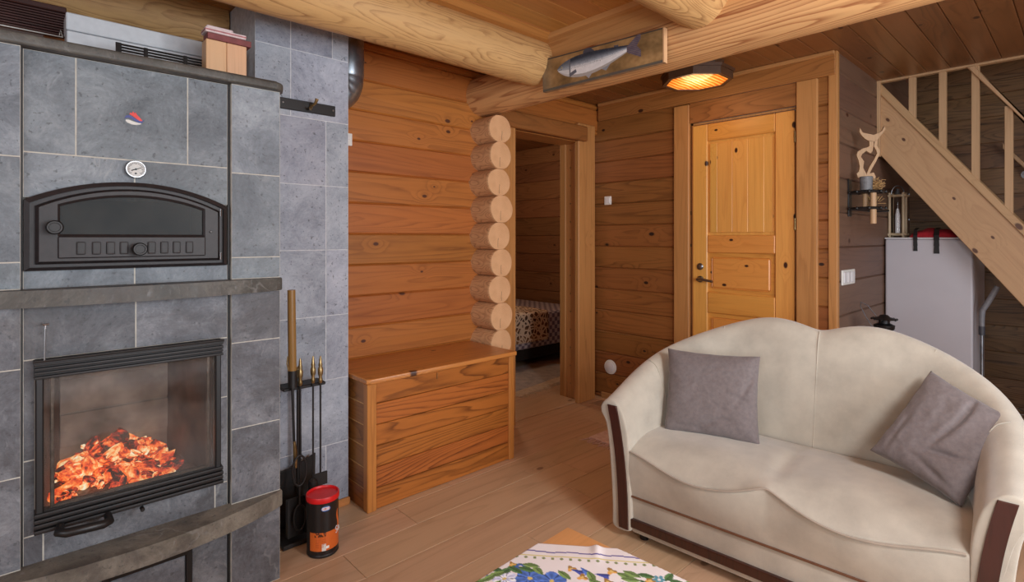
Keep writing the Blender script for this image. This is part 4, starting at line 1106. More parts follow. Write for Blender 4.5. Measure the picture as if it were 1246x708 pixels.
# lantern
LNX, LNY = 4.60, .925
ln = thing('candle_lantern', 'pale wooden lantern with glass and a white candle on the fridge', 'lantern', (LNX, LNY, 1.256))
PW = wood('lantern_wood', (206, 184, 152), (170, 144, 112), 'Z', F=2, knots=0, tone=.05)
for sx in (-1, 1):
    for sy in (-1, 1):
        m = MB(); m.tube([(LNX + sx * .040, LNY + sy * .040, 1.258), (LNX + sx * .040, LNY + sy * .040, 1.572)], .0085, 10); link('post', m, PW, ln, 40)
for z, nm in ((1.275, 'bottom_frame'), (1.548, 'top_frame')):
    m = MB()
    for s in (-1, 1):
        m.tube([(LNX - .060, LNY + s * .040, z), (LNX + .060, LNY + s * .040, z)], .008, 8); m.tube([(LNX + s * .040, LNY - .060, z + .004), (LNX + s * .040, LNY + .060, z + .004)], .008, 8)
    link(nm, m, PW, ln, 40)
m = MB(); m.lathe([(.036, 1.29), (.036, 1.56), (.034, 1.56), (.034, 1.29)], (LNX, LNY, 0), 24, cap=False); link('glass_cylinder', m, GLASS, ln, 40)
m = MB(); m.lathe([(.036, 1.268), (.036, 1.284)], (LNX, LNY, 0), 20); link('base_plate', m, PW, ln, 40)
m = MB(); m.lathe([(.0155, 1.284), (.0155, 1.42), (.012, 1.43), (.009, 1.455), (.004, 1.462)], (LNX, LNY, 0), 16); m.tube([(LNX, LNY, 1.46), (LNX + .001, LNY, 1.472)], .001, 6); link('candle', m, CANDLE, ln, 50)
m = MB(); m.tube([(LNX, LNY - .040 + 0 * k, 1.56) if k < 0 else (LNX, LNY + .038 * math.cos(PI * k / 12), 1.565 + .058 * math.sin(PI * k / 12)) for k in range(13)], .0035, 8); m.lathe([(.02, 1.56), (.012, 1.585), (.01, 1.60)], (LNX, LNY, 0), 12); link('handle', m, STEEL, ln, 40)

# wrought iron candle rack with carved bird on the short wall
rk = thing('iron_rack', 'dark wrought iron two ring rack on the shaded wall', 'rack', (3.80, YD, 1.40))
for z in (1.425, 1.520):
    m = MB(); cxr, cyr, rr_ = 3.66, .885, .082
    m.tube([(cxr + rr_ * math.cos(2 * PI * k / 28), cyr + rr_ * math.sin(2 * PI * k / 28), z) for k in range(28)], .0075, 8, closed=True)
    m.lathe([(.08, z - .003), (.08, z + .003)], (cxr, cyr, 0), 28)
    for k in range(9):
        a = 2 * PI * k / 9; m.sphere((cxr + .09 * math.cos(a), cyr + .09 * math.sin(a), z), .010, sub=1)
    link('ring_shelf', m, BLACK, rk, 40)
m = MB(); m.box(3.63, 3.69, YD - .008, YD, 1.38, 1.60, bev=.002); m.tube([(3.66, YD, 1.425), (3.88, .90, 1.415), (3.95, .84, 1.42)], .006, 8); link('bracket', m, BLACK, rk)
o = MB(); o.tube([(3.625, .845, 1.335), (3.625, .845, 1.512)], .016, 10); o = link('wooden_peg', o, W_BAL, rk, 40)
o = MB(); o.tube([(3.68, .90, 1.434), (3.685, .90, 1.512)], .013, 10); link('wooden_peg', o, W_BAL, rk, 40)
m = MB(); m.lathe([(.030, 0), (.033, .075), (.030, .077), (.027, .01)], (3.605, .875, 1.5285), 20); o = link('grey_cup', m, plain('pewter', (120, 120, 122), .6, .1, .15)); tag(o, 'small grey metal cup standing on the iron rack', 'cup')
m = MB(); rt = random.Random(9)
for k in range(150):
    a = rt.uniform(0, 2 * PI); e = rt.uniform(-.6, 1.2); L_ = rt.uniform(.03, .07)
    c0 = Vector((3.715, .87, 1.545)) + Vector((rt.uniform(-.03, .03), rt.uniform(-.03, .03), rt.uniform(-.005, .035)))
    p1 = c0 + Vector((math.cos(a) * .5, math.sin(a) * .5, e * .4)) * L_; p2 = p1 + Vector((rt.uniform(-1, 1), rt.uniform(-1, 1), rt.uniform(-.3, 1))) * .015
    m.tube([c0, p1, p2], .0016, 4)
for k in range(50):
    c0 = Vector((3.715, .87, 1.455)) + Vector((rt.uniform(-.03, .03), rt.uniform(-.03, .03), rt.uniform(-.012, .035)))
    m.tube([c0, c0 + Vector((rt.uniform(-1, 1), rt.uniform(-1, 1), rt.uniform(-.3, 1))) * .04], .0016, 4)
o = link('dried_twigs', m, plain('dry_moss', (196, 156, 104), .9)); tag(o, 'bundle of pale dried twigs on the iron rack', 'twigs', kind='stuff')
# carved bird: cut from a board, facing the room
bd = thing('carved_bird', 'pale carved wooden bird figure with spread wings above the iron rack', 'carving', (3.845, .885, 1.60))
ang = math.radians(-52)
def bp(px_, pz, dy): # board plane facing the room corner
    return Vector((3.705 + px_ * math.cos(ang) + dy * math.sin(-ang), .885 + px_ * math.sin(ang) + dy * math.cos(ang), 1.598 + pz))
def board_shape(pts, th=.014):
    m = MB(); A = [m.b.verts.new(bp(a, b, -th / 2)) for a, b in pts]; B_ = [m.b.verts.new(bp(a, b, th / 2)) for a, b in pts]
    m.b.faces.new(A); m.b.faces.new(list(reversed(B_)))
    for i in range(len(pts)):
        j = (i + 1) % len(pts); m.b.faces.new([A[j], A[i], B_[i], B_[j]])
    return m
S = .32 / 320.0   # carving outline units
def sh_(pts): return [((x - 160) * S * 1.25, (330 - y) * S * 1.15) for x, y in pts]
link('wings', board_shape(sh_([(118, 66), (130, 90), (150, 96), (178, 104), (205, 92), (214, 84), (224, 60), (228, 76), (222, 88), (206, 110), (196, 126), (188, 134), (176, 138), (158, 134), (140, 122), (124, 102), (116, 84)])), W_BAL, bd)
link('body', board_shape(sh_([(158, 130), (178, 136), (176, 160), (172, 188), (164, 198), (146, 184), (128, 200), (122, 214), (136, 238), (132, 270), (150, 312), (170, 322), (184, 330), (180, 338), (110, 322), (104, 300), (114, 290), (118, 262), (112, 232), (104, 206), (108, 188), (130, 172), (152, 166), (160, 160)])), W_BAL, bd)
link('neck', board_shape(sh_([(184, 130), (194, 132), (192, 160), (204, 184), (202, 204), (188, 240), (170, 276), (160, 300), (178, 296), (186, 316), (184, 332), (150, 326), (148, 300), (160, 266), (178, 232), (192, 200), (190, 186), (178, 160)])), W_BAL, bd)

# oil lantern behind the sofa on a stool
sl = thing('stool', 'small wooden stool hidden behind the sofa under the black lantern', 'stool', (3.66, .82, 0))
m = MB(); m.lathe([(.13, .60), (.135, .605), (.135, .625), (.13, .63)], (3.66, .80, 0), 28); link('seat', m, W_STAIR, sl, 40)
for k in range(3):
    a = 2 * PI * k / 3 + .4; m = MB(); m.tube([(3.66 + .08 * math.cos(a), .80 + .08 * math.sin(a), .6), (3.66 + .12 * math.cos(a), .80 + .12 * math.sin(a), 0)], .012, 10); link('leg', m, W_BAL, sl, 40)
ol = thing('oil_lantern', 'black lantern with wire handle standing behind the sofa back', 'lantern', (3.66, .80, .631))
m = MB(); m.lathe([(.05, .631), (.055, .64), (.052, .67), (.038, .69), (.036, .72), (.050, .735), (.052, .755), (.030, .765)], (3.66, .80, 0), 24); link('body', m, BLACK, ol, 40)
m = MB(); m.lathe([(.028, .765), (.028, .782), (.058, .786), (.062, .792), (.030, .800), (.018, .812), (.004, .815)], (3.66, .80, 0), 24)
for k in range(10):
    a = 2 * PI * k / 10; m.sphere((3.66 + .060 * math.cos(a), .80 + .060 * math.sin(a), .789), .007, sub=1)
link('chimney_cap', m, BLACK, ol, 40)
m = MB(); m.tube([(3.62, .845, .735), (3.60, .875, .80), (3.61, .905, .855), (3.66, .915, .875), (3.70, .89, .855), (3.70, .85, .80), (3.69, .835, .745)], .0022, 8); link('wire_handle', m, STEEL, ol, 40)

# vacuum cleaner wand
vw = thing('vacuum_cleaner', 'grey vacuum cleaner tube standing under the stairs', 'vacuum cleaner', (4.46, .45, 0))
m = MB(); m.tube([(4.45, .385, .955), (4.45, .392, .935), (4.45, .43, .85), (4.45, .455, .80), (4.45, .458, .75), (4.45, .458, .70)], [.014, .016, .016, .016, .015, .014], 12); link('grip', m, plain('grey_plastic', (128, 128, 134), .4), vw, 50)
m = MB(); m.tube([(4.45, .458, .70), (4.45, .458, .645)], .016, 12); link('collar', m, plain('dark_plastic', (70, 70, 78), .5), vw, 50)
m = MB(); m.tube([(4.45, .458, .645), (4.45, .458, .06)], .0095, 12); link('tube', m, STEEL, vw, 50)
m = MB(); m.prism([(4.33, .02), (4.47, .02), (4.47, .05), (4.45, .075), (4.36, .05)], 'y', .36, .49, bev=.006); m.box(4.33, 4.47, .355, .495, .0, .02, bev=.004); link('floor_nozzle', m, BLACK, vw)

# ================================================================== SOFA
CY = .627
sf = thing('sofa', 'cream velour two seat sofa with scalloped back and dark wood trim', 'sofa', (1.963, .137, 0), math.radians(4))
# local x = depth k, local y = l ; m = l - CY
def lerp(a, b, t_): return a + (b - a) * t_
STN = [ # k, m, ex, em, H, w(0 arm..1 back)
    (.010, .535, .00, 1.0, .572, 0), (.10, .535, .00, 1.0, .600, 0), (.20, .535, .04, 1.0, .640, .05), (.30, .522, .15, .98, .682, .2),
    (.385, .490, .38, .92, .728, .45), (.445, .430, .68, .73, .780, .75), (.480, .350, .92, .38, .838, .95), (.492, .265, 1., .08, .884, 1.),
    (.495, .180, 1., .0, .898, 1.), (.495, .095, 1., .0, .884, 1.), (.495, .030, 1., .0, .862, 1.), (.497, .0, 1., .0, .856, 1.)]
def profile(H, w):
    arm = [(-.012, .033), (-.012, .06), (-.002, .24), (.0, .36), (.004, H - .15), (.022, H - .07), (.052, H - .018), (.092, H), (.128, H - .014), (.147, H - .045), (.138, H - .072), (.118, H - .085), (.100, H - .17), (.088, .25), (.080, .13), (.082, .06), (.082, .033)]
    back = [(.0, .033), (.0, .06), (.0, .24), (.010, .36), (.045, .55), (.078, H - .13), (.098, H - .045), (.125, H - .006), (.158, H), (.188, H - .03), (.20, H - .09), (.20, H - .17), (.195, .55), (.185, .35), (.18, .18), (.178, .06), (.178, .033)]
    return [(lerp(a[0], b[0], w), lerp(a[1], b[1], w)) for a, b in zip(arm, back)]
def section(s, sgn):
    k, m_, ek, em, H, w = s; n_ = math.hypot(ek, em)
    sh = -.018 * max(0, w - .5) * 2
    return [(k + o_ * ek / n_, CY + sh + sgn * (m_ + o_ * em / n_), z) for o_, z in profile(H, w)]
secs = [section(s, 1) for s in STN] + [section(s, -1) for s in reversed(STN[:-1])]
def inset(sec, k, f):
    cy_ = sum(p[1] for p in sec) / len(sec); 
    return [(k, cy_ + (p[1] - cy_) * f, .032 + (p[2] - .032) * (1 - (1 - f) * .14) ) for p in sec]
f0 = inset(secs[0], -.006, .985); f1 = inset(secs[0], -.012, .93); f2 = inset(secs[0], -.013, .4)
l0 = inset(secs[-1], -.006, .985); l1 = inset(secs[-1], -.012, .93); l2 = inset(secs[-1], -.013, .4)
m = MB(); m.rings([f2, f1, f0] + secs + [l0, l1, l2], 0)
link('back_and_arms', m, SOFA, sf, 80, local=True, subsurf=2)
# seams
def seam(sec_a, lo=3, hi=8, r_=.0018, off=-.0): 
    m = MB(); pts = [Vector(p) for p in sec_a[lo:hi]]
    sm = []
    for i in range(len(pts) - 1):
        for q_ in range(5):
            t_ = q_ / 5; p0 = pts[max(i - 1, 0)]; p1 = pts[i]; p2 = pts[i + 1]; p3 = pts[min(i + 2, len(pts) - 1)]
            sm.append(.5 * ((2 * p1) + (-p0 + p2) * t_ + (2 * p0 - 5 * p1 + 4 * p2 - p3) * t_ ** 2 + (-p0 + 3 * p1 - 3 * p2 + p3) * t_ ** 3))
    sm.append(pts[-1]); m.tube(sm, r_, 6); return m
def catseam(idx, sgn): 
    link('seam', seam(section(STN[idx], sgn)), SOFA, sf, 60, local=True)
catseam(11, 1)
for sg in (1, -1): catseam(3, sg); catseam(6, sg)
# seat
def dip(m_): a = min(1, abs(m_) / .535); return math.sin(PI * a ** .9) ** 1.3
def zf(m_): return .378 - .050 * dip(m_) + .006 * math.exp(-(m_ / .06) ** 2) - .010 * (abs(m_) / .535) ** 4
def kf(m_): return -.006 - .034 * dip(m_)
def seatp(u, v):
    m_ = -.537 + 1.074 * u
    if v < .25:      # front face, rising
        t_ = v / .25; z = lerp(.186, zf(m_), t_); k = lerp(.002, kf(m_), t_ ** 1.2)
        return (k - .008 * math.sin(PI * t_), CY + m_, z)
    t_ = (v - .25) / .75; k = lerp(kf(m_), .50, t_)
    crown = .408 + .010 * dip(m_) * math.sin(PI * min(1, t_ * 1.1)) - .014 * math.exp(-(m_ / .03) ** 2) * math.sin(PI * t_) ** .5
    s_ = min(1, t_ / .40); s_ = 1 - (1 - s_) ** 2.2
    z = lerp(zf(m_), crown, s_) - .02 * max(0, t_ - .7) / .3
    return (k, CY + m_, z + .0018 * mn.noise(Vector((k * 9, m_ * 9, 0))))
m = MB(); m.grid(seatp, 90, 48); link('seat_cushion', m, SOFA, sf, 70, local=True)
m = MB(); m.tube([(kf(-.53 + 1.06 * i / 80) - .002, CY - .53 + 1.06 * i / 80, zf(-.53 + 1.06 * i / 80) + .001) for i in range(81)], .0042, 8); link('piping', m, PIPE, sf, 60, local=True)
m = MB(); m.box(.004, .60, CY - .532, CY + .532, .034, .188, bev=.008, seg=2); link('base', m, SOFA, sf, 40, local=True)
BW = plain('mahogany', (74, 34, 22), .3, 0, .15, 30, coat=0) if False else BROWN_W
m = MB(); m.box(-.004, .01, CY - .530, CY + .530, .180, .187, bev=.001); link('thin_wood_strip', m, plain('brown_band', (112, 74, 52), .5), sf, local=True)
m = MB(); m.box(-.010, .01, CY - .532, CY + .532, .058, .094, bev=.004, seg=2); link('wood_strip', m, BW, sf, local=True)
for sg, nm in ((1, 'left'), (-1, 'right')):
    m = MB(); n = 24; F_, B_ = [], []
    inn, outp = [], []
    for i in range(n + 1):
        z = lerp(.045, .545, i / n)
        # strip centre follows the arm front, flaring outwards at the top
        t_ = (z - .045) / .50; c_ = .560 + .006 * t_ + .050 * t_ ** 2.4; w_ = .0215
        inn.append((c_ - w_, z)); outp.append((c_ + w_, z))
    poly = inn + outp[::-1]
    m.prism([(CY + sg * a, b) for a, b in poly], 'x', -.0185, -.005, bev=.002)
    link('arm_wood_facing', m, BW, sf, 40, local=True)
    for kk in (.05, .52):
        m = MB(); m.lathe([(.018, .0), (.02, .033)], (kk, CY + sg * .50, 0), 14); link('foot', m, BLACK, sf, local=True)

def pillow(name, C4, thick, label, seed, wr):
    """C4: BL, BR, TR, TL as (k, l, z) in the sofa frame"""
    c = [Vector((p[0], p[1], p[2])) for p in C4]
    M4 = sf.matrix_world; c = [M4 @ p for p in c]
    ctr = sum(c, Vector()) / 4
    nrm = ((c[1] - c[0]).cross(c[3] - c[0])).normalized()
    if nrm.x > 0: nrm = -nrm      # towards the room
    def f(side):
        def g(u, v):
            a, b = 2 * u - 1, 2 * v - 1
            a2 = a * (1 - .055 * (1 - b * b)); b2 = b * (1 - .055 * (1 - a * a))
            uu, vv = (a2 + 1) / 2, (b2 + 1) / 2
            p = c[0] * (1 - uu) * (1 - vv) + c[1] * uu * (1 - vv) + c[2] * uu * vv + c[3] * (1 - uu) * vv
            h = ((1 - a ** 4) * (1 - b ** 4)) ** .55
            w = wr(a, b) * h * 1.5 if side > 0 else 0
            nz = (.005 * mn.noise(Vector((a * 2.2 + seed, b * 2.2, seed))) + .0011 * (1 - abs(mn.noise(Vector((a * 3.1 + seed, b * 4.2, seed + 2)))) * 4)) * h
            edge = .0025 * math.sin(14 * (a + b) + seed) * (1 - h)
            return p + nrm * (side * thick * h * .5 + w + nz + edge)
        return g
    m = MB(); m.grid(f(1), 60, 60); m.grid(f(-1), 60, 60)
    bmesh.ops.remove_doubles(m.b, verts=m.b.verts[:], dist=.0012)
    o = link(name, m, GREYC, smooth=180, base=tuple(ctr)); tag(o, label, 'cushion', 'grey scatter cushions on the sofa'); return o
def gs(x, w): return math.exp(-(x / w) ** 2)
pillow('scatter_cushion', [(.235, 1.135, .400), (.320, .755, .405), (.425, .788, .748), (.345, 1.170, .742)], .10,
       'grey square cushion standing upright at the doorway end of the sofa', 1.0,
       lambda a, b: -.010 * gs((a - .75) - .25 * (b - .3) - .1 * math.sin(3 * b), .07) * gs(b - .45, .5) - .008 * gs(b + .10 + .35 * (a - .8), .06) * gs(a - .75, .28) - .007 * gs(b + .72 - .15 * math.sin(4 * a), .06) * gs(a + .1, .5))
pillow('scatter_cushion', [(.325, .378, .488), (.215, .120, .412), (.360, -.022, .672), (.490, .220, .772)], .10,
       'grey square cushion tilted on its corner at the staircase end of the sofa', 4.0,
       lambda a, b: -.012 * gs(a - .12 - .1 * math.sin(3 * b), .07) * gs(b - .5, .7) - .013 * gs(b + .35 - .3 * (a - .4), .07) * gs(a - .35, .4) - .010 * gs(b + .72 + .2 * a, .06) * gs(a - .3, .45) - .006 * gs(a + .72, .06) * gs(b + .4, .4))

# ================================================================== COFFEE TABLE AND CLOTH
ta = math.radians(3.0)
tb = thing('coffee_table', 'pine coffee table, its bare corner showing beside the cloth', 'table', (1.062, .926, 0), ta)
# local: x towards the stove side is negative, y towards the camera is negative
TWX, TWY = 1.0, .62
m = MB(); m.box(-TWX, 0, -TWY, 0, .474, .4995, bev=.004, seg=2); link('tabletop', m, W_TABLE, tb, 40, local=True)
m = MB()
for (a, b, c_, d) in ((-TWX + .06, -.06, -.08, -.06), (-TWX + .06, -.06, -TWY + .06, -TWY + .08), (-.08, -.06, -TWY + .06, -.06), (-TWX + .06, -TWX + .08, -TWY + .06, -.06)): m.box(a, b, c_, d, .40, .4735)
link('apron', m, W_TABLE, tb, local=True)
for a in (-.085, -TWX + .085):
    for b in (-.085, -TWY + .085):
        m = MB(); m.box(a - .028, a + .028, b - .028, b + .028, 0, .4735, bev=.004); link('leg', m, W_BAL, tb, 40, local=True)

# cloth: laid askew; its border line runs from the left table edge to the right one
cA = Vector((-.108, -.001)); cB = Vector((.004, -.148))     # in table coordinates
du = (cB - cA).normalized(); dn = Vector((du.y, -du.x))
if dn.y > 0: dn = -dn           # inwards, away from the bare corner
rp = random.Random(11)
def shade(c, k): return tuple(max(0, min(255, v * k)) for v in c)
motifs = []   # (s, t, kind, size, rot, colour)  s along the border, t inwards
def mot(s, t_, kind, sz, rot=0., c=None): motifs.append((s, t_, kind, sz, rot, c))
BLUE = (72, 104, 176); DBLUE = (62, 74, 150); TEAL = (88, 148, 168); OR = (196, 148, 74); GRN = (104, 130, 74); DGRN = (70, 104, 62); PALE = (196, 200, 232)
def cluster(s0, t0, mir=1):
    mot(s0 - .020, t0 + .052, 'flower', .036, .2, BLUE); mot(s0 + .028, t0 + .055, 'flower', .034, .9, BLUE)
    mot(s0 - .075, t0 + .060, 'flower', .028, .5, PALE)
    mot(s0 - .045, t0 + .012, 'daisy', .014, 0, BLUE); mot(s0 - .065, t0 + .004, 'bud', .010, 0, OR)
    for (a, b, r_) in ((-.075, .03, 2.4), (-.055, .026, .6), (-.03, .02, .3), (-.005, .02, .9), (-.095, .045, 2.7), (-.11, .06, 2.3), (-.022, .004, .1), (-.13, .075, 2.6), (.055, .03, .8), (-.09, .085, 1.9), (.0, .09, 1.), (-.05, .09, .4)): mot(s0 + a * mir, t0 + b, 'leaf', .021, r_, GRN if rp.random() > .4 else DGRN)
    mot(s0 + .070, t0 + .006, 'bud', .012, 0, OR); mot(s0 + .084, t0 + .014, 'bell', .016, .4, DBLUE); mot(s0 + .100, t0 + .010, 'bell', .015, .9, BLUE); mot(s0 + .095, t0 + .034, 'bud', .013, .5, OR)
    mot(s0 + .138, t0 + .022, 'bell', .016, .2, DBLUE); mot(s0 + .160, t0 + .006, 'bud', .014, .1, OR); mot(s0 + .150, t0 + .045, 'bud', .014, .1, OR); mot(s0 + .172, t0 + .050, 'bell', .016, 2.4, DBLUE)
    for (a, b, r_) in ((.190, .018, .4), (.205, .010, .5), (.20, .030, .1), (.115, .03, 1.2), (.125, .05, .6)): mot(s0 + a, t0 + b, 'leaf', .022, r_, GRN)
    mot(s0 + .242, t0 + .030, 'bud', .016, .4, OR); mot(s0 + .262, t0 + .024, 'daisy', .015, 0, TEAL); mot(s0 + .272, t0 + .045, 'bud', .014, 0, OR)
    for (a, b, r_) in ((.235, .012, .2), (.285, .012, 2.2), (.300, .028, .3), (.232, .045, 1.), (.315, .040, .6)): mot(s0 + a, t0 + b, 'leaf', .020, r_, DGRN)
    mot(s0 + .295, t0 + .055, 'bell', .015, .3, BLUE); mot(s0 + .34, t0 + .015, 'leaf', .024, 2.4, DGRN); mot(s0 + .355, t0 + .03, 'leaf', .02, .5, GRN); mot(s0 + .33, t0 + .045, 'leaf', .018, 1.5, GRN)
for j in (-2, -1, 0, 1): cluster(.005 + j * .40, .088)
for j in range(-3, 4):
    for q_ in range(2): cluster(.10 + j * .40, .23 + q_ * .14)
def clothcol(s, t_):
    base = (232, 226, 228)
    w = .0015 * math.sin(s * 60)
    if abs(t_ - .034 - w) < .0022: return (82, 70, 148)
    if .046 < t_ < .066:
        ph = (s / .021) % 1.0; zig = .056 + .006 * (1 if ph < .5 else -1) * (1 - abs((ph % .5) * 4 - 1))
        if abs(t_ - .052) < .0028: return (214, 202, 138)
        if ((ph - .5) * .021) ** 2 + (t_ - .0605) ** 2 < .0042 ** 2: return (128, 140, 92)
    if t_ < .07: return base
    col = base
    for (a, b, kind, sz, rot, c) in motifs:
        x, y = s - a, t_ - b
        if abs(x) > sz * 1.3 or abs(y) > sz * 1.3: continue
        cr, sr = math.cos(rot), math.sin(rot); X, Y = x * cr + y * sr, -x * sr + y * cr
        r_ = math.hypot(X, Y) / sz; th = math.atan2(Y, X)
        if kind == 'leaf':
            if abs(X) < sz and abs(Y) < sz * .42 * (1 - (X / sz) ** 2):
                col = shade(c, .72) if abs(Y) < .0011 else (shade(c, 1.25) if Y > 0 else c)
        elif kind == 'flower':
            pr_ = .80 + .20 * abs(math.cos(2.5 * th))
            if r_ < pr_:
                k = 1.25 - .5 * abs(math.cos(2.5 * th)) ** 6 * .6 - .25 * mn.noise(Vector((X * 90, Y * 90, a)))
                col = shade(c, k)
                if abs(math.sin(2.5 * th)) > .97: col = shade(c, .72)
                if r_ < .16: col = (214, 190, 110)
        elif kind == 'daisy':
            if r_ < .55 + .45 * abs(math.cos(3 * th)): col = c if r_ > .28 else (226, 224, 228)
        elif kind == 'bud':
            if r_ < .75 + .25 * math.cos(3 * th): col = shade(c, 1.15 if Y > 0 else .82) if r_ > .3 else (222, 190, 120)
        elif kind == 'bell':
            if abs(X) < sz and abs(Y) < sz * (.35 + .3 * (X / sz)) : col = shade(c, 1.2 if Y > 0 else .9)
    return col
Mtb = tb.matrix_world.copy()
def cz_fold(x, y):
    return .5012
def cloth_pos(u, v):
    # table coordinates: walk down from the bare corner; x right edge drapes over the side
    x = -.60 + (.60 + .022) * u; y = -TWY * v * 1.0
    return x, y
# the cloth is a grid in (s, t) space clipped to the table, hanging a little over its edges
def st2xy(s, t_): p = cA + du * s + dn * t_; return p.x, p.y
me = bpy.data.meshes.new('tablecloth'); vs, cs2, fs = [], [], []; idx = {}
STEP = .0022; NS, NTt = int(.78 / STEP), int(.30 / STEP)
over = .012
def place(s, t_):
    x, y = st2xy(s, t_)
    wav = .0018 * max(0, mn.noise(Vector((s * 16, t_ * 10, 2)))) + .006 * gs(s - .135, .012) * gs(t_ - .01, .04)
    z = .5008 + wav
    ex = max(0, x - .0045); ey = max(0, y - .0045)
    if ex > 0: z = .5008 - ex * 1.0 + .0; x = .0055 + ex * .05
    if ey > 0: z = .5008 - ey * 1.0; y = .0055 + ey * .05
    return Vector((x, y, z))
for i in range(NS + 1):
    for j in range(NTt + 1):
        s = -.36 + i * STEP; t_ = j * STEP * 1.0
        x, y = st2xy(s, t_)
        if x > .10 or y > .10 or x < -TWX: continue
        # hem hangs over the table's edges as triangles
        idx[(i, j)] = len(vs); vs.append(Mtb.inverted() @ (Mtb @ place(s, t_))); cs2.append(clothcol(s, t_))
for i in range(NS):
    for j in range(NTt):
        q_ = [(i, j), (i + 1, j), (i + 1, j + 1), (i, j + 1)]
        if all(k_ in idx for k_ in q_): fs.append([idx[k_] for k_ in q_])
me.from_pydata([tuple(v) for v in vs], [], fs)
at = me.color_attributes.new('pattern', 'FLOAT_COLOR', 'POINT'); at.data.foreach_set('color', [x for c in cs2 for x in lin(c)])
me.materials.append(patmat('printed_cotton', .85, 700, .15)); me.polygons.foreach_set('use_smooth', [True] * len(me.polygons))
o = bpy.data.objects.new('tablecloth', me); COL.objects.link(o); o.location = tb.location; o.rotation_euler = tb.rotation_euler
md = o.modifiers.new('thickness', 'SOLIDIFY'); md.thickness = .0008; md.offset = 1
tag(o, 'white tablecloth with blue flowers and green leaves on the coffee table', 'tablecloth')

# ================================================================== RUGS
def fringe(mb, p0, p1, n, L_, out, m=1, seed=0):
    r_ = random.Random(seed); p0 = Vector(p0); p1 = Vector(p1); out = Vector(out)
    for k in range(n):
        p = p0.lerp(p1, (k + .5) / n); l = L_ * r_.uniform(.7, 1.2); sd = Vector((-out.y, out.x, 0)) * r_.uniform(-.4, .4) * L_
        mb.tube([p + Vector((0, 0, .003)), p + out * l * .5 + sd * .4 + Vector((0, 0, .003)), p + out * l + sd + Vector((0, 0, .002))], [.004, .003, .0015], 5, m)
rg = thing('rag_rug', 'pink rag rug with fringe on the floor behind the sofa', 'rug', (2.66, 2.14, 0), math.radians(-2))
m = MB(); m.box(0, .66, -.66, 0, .0005, .008, bev=.003); link('woven_mat', m, RUGP, rg, local=True)
m = MB(); fringe(m, (0, -.65, .001), (0, -.01, .001), 46, .07, (-1, 0, 0), 0, 1); link('fringe', m, RUGP, rg, local=True)
rg2 = thing('rag_rug', 'pale grey fringed rug on the bedroom floor beside the bed', 'rug', (3.45, 3.25, 0), math.radians(8))
m = MB(); m.box(-.55, .55, -.02, .50, .0005, .008, bev=.003, m=0)
link('woven_mat', m, RUGW, rg2, local=True)
m = MB(); m.box(-.55, .55, -.12, -.02, .0005, .0085, bev=.003); link('border', m, fabric('rug_cream', (214, 190, 160), (184, 158, 128), 30, 200, .1), rg2, local=True)
m = MB(); fringe(m, (-.55, -.12, .001), (.55, -.12, .001), 60, .05, (0, -1, 0), 0, 2); link('fringe', m, fabric('rug_cream2', (214, 190, 160), (184, 158, 128), 30, 200, .1), rg2, local=True)

# ================================================================== BED
bed = thing('bed', 'low bed in the dim bedroom beyond the doorway', 'bed', (3.5, 4.4, 0))
m = MB(); m.box(2.5, 4.46, 3.70, 5.1, .08, .24, bev=.004); link('bed_frame', m, DARKROOM, bed)
for a in (2.56, 4.40):
    for b in (3.76, 5.04):
        m = MB(); m.box(a - .03, a + .03, b - .03, b + .03, 0, .08); link('leg', m, DARKROOM, bed)
m = MB(); m.box(2.5, 4.47, 3.66, 5.1, .19, .525, bev=.03, seg=3)
t = NT('checked_sheet'); o = t.obj()
ck = t.new('ShaderNodeTexChecker'); t.lk(o, ck.inputs[0]); ck.inputs['Scale'].default_value = 26; ck.inputs[1].default_value = lin((196, 186, 190)); ck.inputs[2].default_value = lin((120, 108, 124))
t.col(ck.outputs[0]); t.set(Roughness=.9); SHEET = t.m
link('mattress', m, SHEET, bed, 40)
t = NT('leopard_throw'); o = t.obj()
v = t.new('ShaderNodeTexVoronoi'); v.feature = 'DISTANCE_TO_EDGE'; t.lk(t.vec('ADD', o, t.vec('MULTIPLY', t.new('ShaderNodeTexNoise').outputs['Color'], (.03, .03, .03))), v.inputs['Vector']); v.inputs['Scale'].default_value = 22
spot = t.rng(v.outputs['Distance'], .10, .18, 1., 0., True)
bands = t.noise(t.vec('MULTIPLY', o, (.4, 9, 9)), 1, 2)
c_ = t.ramp(bands, [(.38, lin((70, 44, 30))), (.5, lin((150, 104, 66))), (.62, lin((90, 60, 40)))])
t.col(t.mix(spot, c_, lin((226, 204, 176)))); t.set(Roughness=.9)
def throwf(u, v):
    # over the top, then hanging on the front side
    x = 2.55 + 1.32 * u; L_ = v * 1.35
    wob = .006 * mn.noise(Vector((x * 6, L_ * 6, 0)))
    if L_ < .95: return (x, 4.60 - L_, .545 + wob + .02 * mn.noise(Vector((x * 3, L_ * 3, 4))))
    if L_ < 1.02: a = (L_ - .95) / .07 * PI / 2; return (x, 3.65 - .02 * math.sin(a), .545 - .02 * (1 - math.cos(a)))
    return (x, 3.628 + wob, .525 - (L_ - 1.02) * .80)
m = MB(); m.grid(throwf, 60, 60); o = link('leopard_throw', m, t.m, smooth=60)
md = o.modifiers.new('thickness', 'SOLIDIFY'); md.thickness = .012
tag(o, 'leopard pattern throw spread over the bed', 'blanket')
